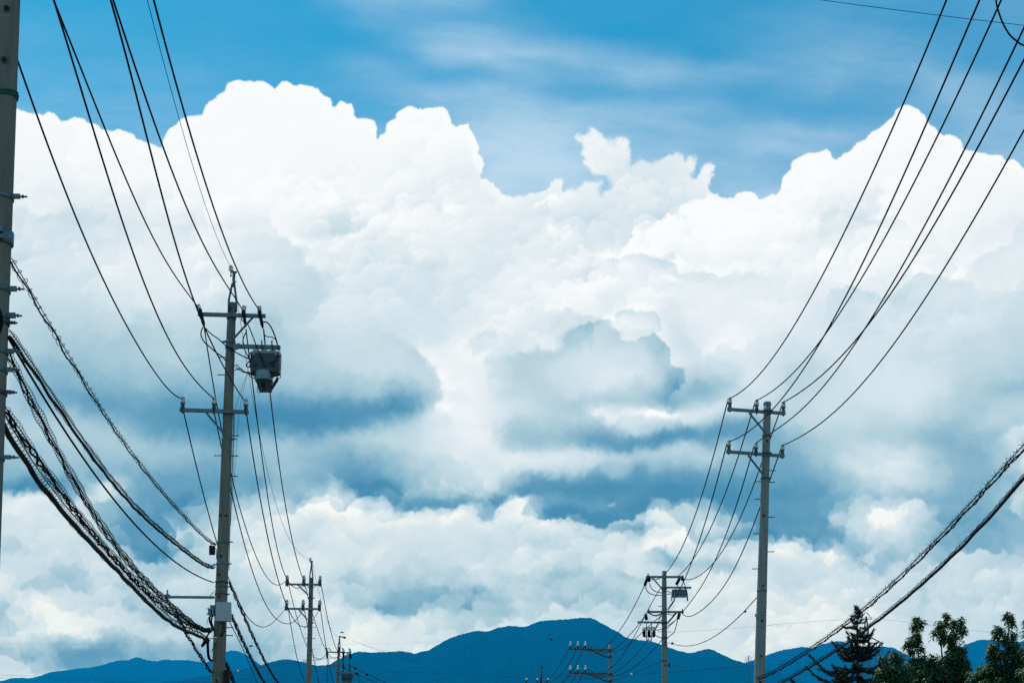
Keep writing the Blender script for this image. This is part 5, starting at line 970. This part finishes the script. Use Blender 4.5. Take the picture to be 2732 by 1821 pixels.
far_wire([(900,1797),(1100,1792),(1300,1803),(1600,1808)], 320, .02, 'thin dark line across the foot of the mountain at centre')
far_wire([(1766,1763),(1730,1778),(1690,1795),(1650,1810),(1600,1830)], 66, .009, 'thin line falling left from the second right pole with a white ball on it')
def ball(c, r_, d, rad, label, m_=WHITEB):
    b = MB(); q = px(c, r_, d); b.lathe(q-Vector((0, 0, rad)), (0, 0, 1), [(rad*math.sin(a), rad-rad*math.cos(a)) for a in np.linspace(.15, math.pi-.15, 9)], 12); o = b.build('marker_ball', m_, org=q); tag(o, label, 'marker ball')
ball(635, 1788, 130, .085, 'tiny white ball on the thin line just right of the large left pole'); ball(1685, 1797, 66, .05, 'tiny white ball on the thin line left of the second right pole')
ball(1988, 1630, 41.8, .035, 'small knot on the thin communication wire near the large right pole', RUBBER); ball(1794, 1715, 63, .055, 'small pale knob where the communication wire meets the second right pole', GALV)
# ---------------------------------------------------------------- trees
def leaf_mat(name, col, col2, trans=.3, rough=.38):
    m = bpy.data.materials.new(name); m.use_nodes = True; nt = m.node_tree; L = nt.links.new; p = nt.nodes['Principled BSDF']; out = nt.nodes['Material Output']
    g = node(nt, 'ShaderNodeNewGeometry'); tc = node(nt, 'ShaderNodeTexCoord'); n = node(nt, 'ShaderNodeTexNoise'); n.inputs['Scale'].default_value = 9; n.inputs['Detail'].default_value = 4; L(tc.outputs['Object'], n.inputs[0])
    ad = node(nt, 'ShaderNodeMath', operation='MULTIPLY_ADD'); L(g.outputs['Random Per Island'], ad.inputs[0]); ad.inputs[1].default_value = .55; sb = node(nt, 'ShaderNodeMath', operation='MULTIPLY'); L(n.outputs[0], sb.inputs[0]); sb.inputs[1].default_value = .6; L(sb.outputs[0], ad.inputs[2])
    mx = node(nt, 'ShaderNodeMix', data_type='RGBA'); L(ad.outputs[0], mx.inputs[0]); mx.inputs[6].default_value = (*col, 1); mx.inputs[7].default_value = (*col2, 1)
    L(mx.outputs[2], p.inputs['Base Color']); p.inputs['Roughness'].default_value = rough; p.inputs['Specular IOR Level'].default_value = .35
    t = node(nt, 'ShaderNodeBsdfTranslucent'); L(mx.outputs[2], t.inputs[0]); ms = node(nt, 'ShaderNodeMixShader'); ms.inputs[0].default_value = trans; L(p.outputs[0], ms.inputs[1]); L(t.outputs[0], ms.inputs[2]); L(ms.outputs[0], out.inputs[0]); return m
LEAF = leaf_mat('broad_leaf', (.016, .048, .018), (.10, .21, .055), .35, .5); NEEDLE = leaf_mat('needle', (.010, .024, .016), (.035, .060, .030), .12, .5)
BARK = mat('bark', (.055, .05, .04), .9, 0, 6, .3); TWIG = mat('green_twig', (.09, .12, .05), .7, 0, 6, .2)
def leaf(b, p, d, n, L, w, curl):                           # a drooping lance-shaped leaf of four faces
    d = d.normalized(); s = d.cross(n); s = s.normalized() if s.length > 1e-3 else Vector((1, 0, 0)); i = len(b.v)
    q = p; dd = d; pts = []
    for k, ww in enumerate((.25, 1, .85, .0)):
        pts.append((q, ww)); q = q+dd*(L/3); dd = (dd+Vector((0, 0, -curl))).normalized()
    for q, ww in pts[:3]: b.v += [tuple(q-s*(w*ww/2)), tuple(q+s*(w*ww/2))]
    b.v.append(tuple(pts[3][0]))
    b.face((i, i+1, i+3, i+2), False); b.face((i+2, i+3, i+5, i+4), False); b.face((i+4, i+5, i+6), False)
def broad_tree(label, d, blobs, stems, seed, foot, size=1.0, group='broad-leaved trees at the right edge'):
    r = random.Random(seed); base = Vector((gx(foot, d), d, 0)); t = thing('broadleaf_tree', base, label, 'tree', group)
    b = MB()
    for st in stems:
        P = smooth([px(c, y, d+dd) for c, y, dd in st], 5); n = len(P); b.tube(P, [max(.007, st_r*(1-k/n)**.8) for k, st_r in zip(range(n), [.035+.0*len(st)]*n)], 6)
    b.tube([base, base+Vector((.05, 0, 1.5)), px(foot, 1850, d)], [.13, .11, .05], 10); b.build('trunk', BARK, t)
    b = MB(); tw = MB()
    for bx_, by_, rx, ry, dn in blobs:
        k = int(math.pi*rx*ry/95*dn*size*1.35)+2; rd = max(rx, ry)*.9
        for _ in range(k):
            while True:
                u = Vector((r.gauss(0, .6), r.gauss(0, .5), r.gauss(0, .62)))
                if u.length <= 1.35: break
            c = px(bx_+u.x*rx, by_+u.z*ry, d+u.y*rd/F*d*1.0)
            ax = Vector((u.x*.5+r.uniform(-.25, .25), u.y*.5+r.uniform(-.25, .25), .9)).normalized(); a, e = frame(ax)
            nl = r.randint(7, 11); sc = r.uniform(.75, 1.2)
            tw.tube([c-ax*.16, c-ax*.05, c], .005, 3, cap=False)
            for q in range(nl):
                an = q*2.4+r.uniform(-.3, .3); rad = a*math.cos(an)+e*math.sin(an); lift = r.uniform(-.15, .75)
                leaf(b, c-ax*(.012*q), rad+ax*lift, ax, .165*sc*r.uniform(.75, 1.15), .042*sc, r.uniform(.35, .9))
    b.build('crown', LEAF, t); tw.build('twigs', TWIG, t)['kind'] = 'stuff'; return t
Bl = [(2446,1645,8,8,2),(2448,1660,14,14,1.7),(2440,1672,10,8,1),(2438,1696,18,16,1.6),(2446,1712,14,12,1.3),(2424,1716,12,12,1.5),(2430,1733,10,9,1.2),(2458,1728,10,8,1),
      (2523,1640,8,9,1.6),(2520,1656,12,10,1.5),(2506,1670,12,12,1.5),(2512,1690,16,16,1.5),(2496,1688,8,8,1),(2524,1706,12,14,1.4),(2546,1660,9,10,1.5),(2562,1656,11,11,1.2),(2552,1680,16,14,1.5),(2574,1682,8,10,1.3),(2545,1700,12,12,1.2),(2536,1722,14,12,1.3),(2558,1728,20,14,1.6),
      (2470,1778,46,24,2.6),(2436,1762,16,12,1.5),(2490,1752,14,12,1.3),(2548,1752,30,24,2.6),(2574,1770,16,20,1.8),(2440,1800,34,26,2.4),(2520,1796,56,30,3),(2562,1808,24,24,1.8),(2500,1840,90,34,2.2),(2540,1890,70,30,1)]
broad_tree('broad-leaved tree with two tall sprigs standing beside the conifer', 38.0, Bl, [[(2490,1860,0),(2462,1790,0),(2448,1730,0),(2449,1660,0)],[(2505,1860,0),(2515,1780,0),(2512,1720,0),(2522,1645,0)],[(2510,1860,0),(2545,1790,.1),(2538,1730,.1),(2560,1660,.1)]], 5, 2500)
broad_tree('small low broad-leaved tree between the conifer and the two-sprigged tree', 36.0, [(2386,1738,10,8,1.4),(2394,1752,14,10,1.4),(2352,1752,10,7,1.2),(2366,1764,10,8,1),(2398,1775,18,14,1.7),(2372,1794,26,16,2),(2346,1806,18,14,1.7),(2410,1806,24,20,2),(2376,1834,52,24,2),(2425,1780,10,10,1)], [[(2385,1860,0),(2388,1800,0),(2388,1742,0)],[(2380,1850,0),(2362,1800,0),(2354,1756,0)]], 8, 2385)
broad_tree('dense broad-leaved tree with a single pointed sprig near the right edge', 37.0, [(2690,1644,14,9,1.8),(2698,1656,10,9,1.4),(2706,1688,11,10,1.4),(2662,1676,16,10,1.6),(2654,1690,10,9,1.2),(2678,1690,12,10,1.3),(2688,1710,22,14,1.7),(2652,1722,18,12,1.6),(2710,1722,14,12,1.4),(2668,1744,28,16,2.2),(2712,1752,26,20,2.2),(2640,1752,14,12,1.3),(2650,1784,40,18,2.6),(2706,1792,42,26,2.8),(2612,1802,26,16,2.2),(2640,1815,50,20,2.6),(2690,1840,80,34,2.2),(2700,1890,60,30,1)], [[(2690,1860,0),(2688,1760,0),(2692,1645,0)],[(2690,1850,0),(2700,1750,0),(2706,1685,0)],[(2680,1850,0),(2668,1760,0),(2660,1680,0)]], 12, 2690)
broad_tree('broad-leaved tree of which only one sprig shows at the right edge', 36.0, [(2742,1660,12,12,1.6),(2740,1682,12,12,1.5),(2745,1710,16,14,1.5),(2770,1740,40,30,1.5),(2800,1800,70,40,1.2)], [[(2790,1860,0),(2760,1760,0),(2744,1655,0)]], 15, 2790)
# ---- conifer
def conifer():
    d = 45.0; s = F/d; r = random.Random(4); base = Vector((gx(2296, d), d, 0)); tip = px(2286, 1612, d)
    t = thing('conifer_tree', base, 'dark narrow conifer with spiky tiered branches behind the slanting cables', 'tree')
    b = MB(); axis = [base.lerp(tip, k/14) for k in range(15)]; b.tube(axis, [.13*(1-k/14)**.9+.008 for k in range(15)], 8); b.build('trunk', BARK, t)
    H = tip.z; nb = MB(); br = MB()
    def spray(P, wid, dens):                                 # needles and side twigs along a branch
        n = len(P)
        for k in range(n-1):
            seg = P[k+1]-P[k]; L = seg.length; dr = seg.normalized(); side, upv = frame(dr)
            for q in range(max(2, int(L*dens))):
                p = P[k]+seg*r.random(); an = r.uniform(0, 6.283); rad = side*math.cos(an)*1.0+upv*math.sin(an)*.55
                dd = (dr*r.uniform(.5, 1.2)+rad+Vector((0, 0, .12))).normalized(); ln = r.uniform(.045, .085)*wid; i = len(nb.v); ww = dd.cross(Vector((r.random()-.5, r.random()-.5, r.random()-.5))).normalized()*.008*wid
                nb.v += [tuple(p-ww), tuple(p+ww), tuple(p+dd*ln)]; nb.face((i, i+1, i+2), False)
    z = H-.12; k = 0
    while z > 1.0:
        h = H-z; w = np.interp(h, [0, .3, .6, .95, 1.25, 1.5, 1.75, 2.0, 2.3, 3.0, 5.5], [.02, .11, .30, .50, .66, .85, 1.35, 1.85, 2.3, 2.6, 2.8]); nbr = r.randint(4, 5) if h < 1.2 else r.randint(6, 8)
        c = base.lerp(tip, z/H); ph = r.uniform(0, 6.28)
        for q in range(nbr):
            an = ph+q*6.283/nbr+r.uniform(-.3, .3); L = w*r.choice((r.uniform(.4, .8), r.uniform(.8, 1.2))); el = .5-.35*min(1, h/1.0)+r.uniform(-.12, .12)
            if h > 1.5: el = .05+r.uniform(-.12, .15)
            dv = Vector((math.cos(an), math.sin(an), 0)); m = 6; P = []
            for j in range(m+1):
                u = j/m; P.append(c+Vector((0, 0, r.uniform(-.03, .03)))+dv*(L*u)+Vector((0, 0, L*(math.sin(el)*u-.22*math.sin(u*3.1)*(h > .8)+.10*u*u*(h > .8)))))
            br.tube(P, [.016*(1-j/m)*min(1.5, L+.3)+.003 for j in range(m+1)], 4, cap=False); spray(P, 1.5, 300)
            if L > .35:                                      # side twigs
                for j in range(1, m):
                    for sg in (-1, 1):
                        tl = L*(1-j/m)*.42*r.uniform(.6, 1.1); sd = (dv*.8+Vector((-dv.y, dv.x, 0))*sg*.8+Vector((0, 0, r.uniform(-.05, .18)))).normalized(); T = [P[j]+sd*(tl*e/3)+Vector((0, 0, .04*tl*e*e/3)) for e in range(4)]
                        br.tube(T, [.006, .005, .004, .002], 3, cap=False); spray(T, 1.4, 260)
        z -= r.uniform(.11, .21) if h < 1.4 else r.uniform(.20, .36)
    nb.build('crown', NEEDLE, t); br.build('branches', BARK, t)
conifer()
# ---------------------------------------------------------------- pylons and birds
def pylon(label, d, cx_, top, k, arms, legrow=1790, spread=18):
    base = Vector((gx(cx_, d), d, 0)); t = thing('transmission_tower', base, label, 'transmission tower', None); w = .28*k
    H = px(cx_, top, d).z
    def hw(z): return np.interp(z, [0, H*.45, H*.72, H*.92, H], [5.2*k, 3.4*k, 1.6*k, .8*k, .12*k])
    b = MB(); lv = np.linspace(0, H, 15)
    for sx in (-1, 1):
        for sy in (-1, 1):
            for z0, z1 in zip(lv, lv[1:]): b.bar(base+Vector((sx*hw(z0), sy*hw(z0), z0)), base+Vector((sx*hw(z1), sy*hw(z1), z1)), w, w, up=Vector((0, 1, 0)))
    for i, (z0, z1) in enumerate(zip(lv, lv[1:])):
        for sy in (-1, 1):
            b.bar(base+Vector((-hw(z0), sy*hw(z0), z0)), base+Vector((hw(z1), sy*hw(z1), z1)), w*.6, w*.6, up=Vector((0, 1, 0))); b.bar(base+Vector((hw(z0), sy*hw(z0), z0)), base+Vector((-hw(z1), sy*hw(z1), z1)), w*.6, w*.6, up=Vector((0, 1, 0))); b.bar(base+Vector((-hw(z1), sy*hw(z1), z1)), base+Vector((hw(z1), sy*hw(z1), z1)), w*.6, w*.6)
    b.build('lattice_mast', GALV_D, t)
    for row, half in arms:
        z = px(0, row, d).z
        for sg in (-1, 1):
            b = MB(); e = base+Vector((sg*half, 0, z)); 
            for sy in (-1, 1): b.bar(base+Vector((sg*hw(z), sy*hw(z), z)), e, w*.8, w*.8); b.bar(base+Vector((sg*hw(z), sy*hw(z), z+2.6*k)), e, w*.7, w*.7)
            b.build('cross_arm', GALV_D, t)
            b = MB()
            if half > 3*k:
                for dx in (-1.1, 1.1): b.bar(e+Vector((dx*k-sg*k, 0, 0)), e+Vector((dx*k-sg*k, 0, -4.6*k)), w*.9, w*.9, up=Vector((0, 1, 0)))
                b.bar(e+Vector((-1.1*k-sg*k, 0, -4.6*k)), e+Vector((1.1*k-sg*k, 0, -4.6*k)), w*.6, w*.6); b.build('insulator_string', GALV_D, t)
pylon('grey lattice transmission tower half hidden behind the conifer', 620.0, 2311, 1643, 1.0, [(1650, 2.2), (1714, 6.2), (1748, 5.6)])
pylon('tiny far lattice tower in the saddle just left of the large right pole', 2600.0, 1997, 1748, 1.3, [(1753, 5), (1762, 6)])
far_wire([(2030,1668),(2100,1662),(2180,1656),(2258,1651),(2311,1645)], 620, .035, 'faint conductor reaching the distant lattice tower from the left')
far_wire([(2311,1645),(2340,1649),(2450,1662),(2560,1676),(2650,1686),(2800,1698)], 620, .035, 'faint conductor leaving the distant lattice tower to the right')
far_wire([(1766,1687),(1850,1682),(1950,1675),(2060,1667)], 560, .03, 'faint long wire across the clouds between the two right poles')
def bird(c, row, d, label, yaw):
    q = px(c, row, d); b = MB(); f = Vector((math.cos(yaw), math.sin(yaw), 0)); s = Vector((-f.y, f.x, 0))
    t = thing('bird', q, label, 'bird', None)
    b.tube([q-f*.13, q-f*.07, q, q+f*.06, q+f*.1, q+f*.13], [.012, .03, .038, .03, .022, .005], 8); b.build('body', BLACK, t)
    for sg in (-1, 1):
        w = MB(); i = 0; P = [(0, .05), (.09, .045), (.18, .0), (.25, -.07)]; ch = [.10, .09, .06, .01]
        for (o_, z), cc in zip(P, ch): w.v += [tuple(q+s*(sg*o_)+f*(cc*.5-o_*.15)+Vector((0, 0, z))), tuple(q+s*(sg*o_)-f*(cc*.5+o_*.15)+Vector((0, 0, z)))]
        for k in range(3): w.face((2*k, 2*k+1, 2*k+3, 2*k+2))
        w.build('wing', BLACK, t)
bird(670, 1722, 85, 'tiny dark bird gliding just right of the large left pole', .2); bird(1469, 1705, 90, 'tiny dark bird in front of the dark mountain left of the cantilever pole', 2.8); bird(913, 1686, 110, 'tiny dark bird above the tip of the far left pole', .9)
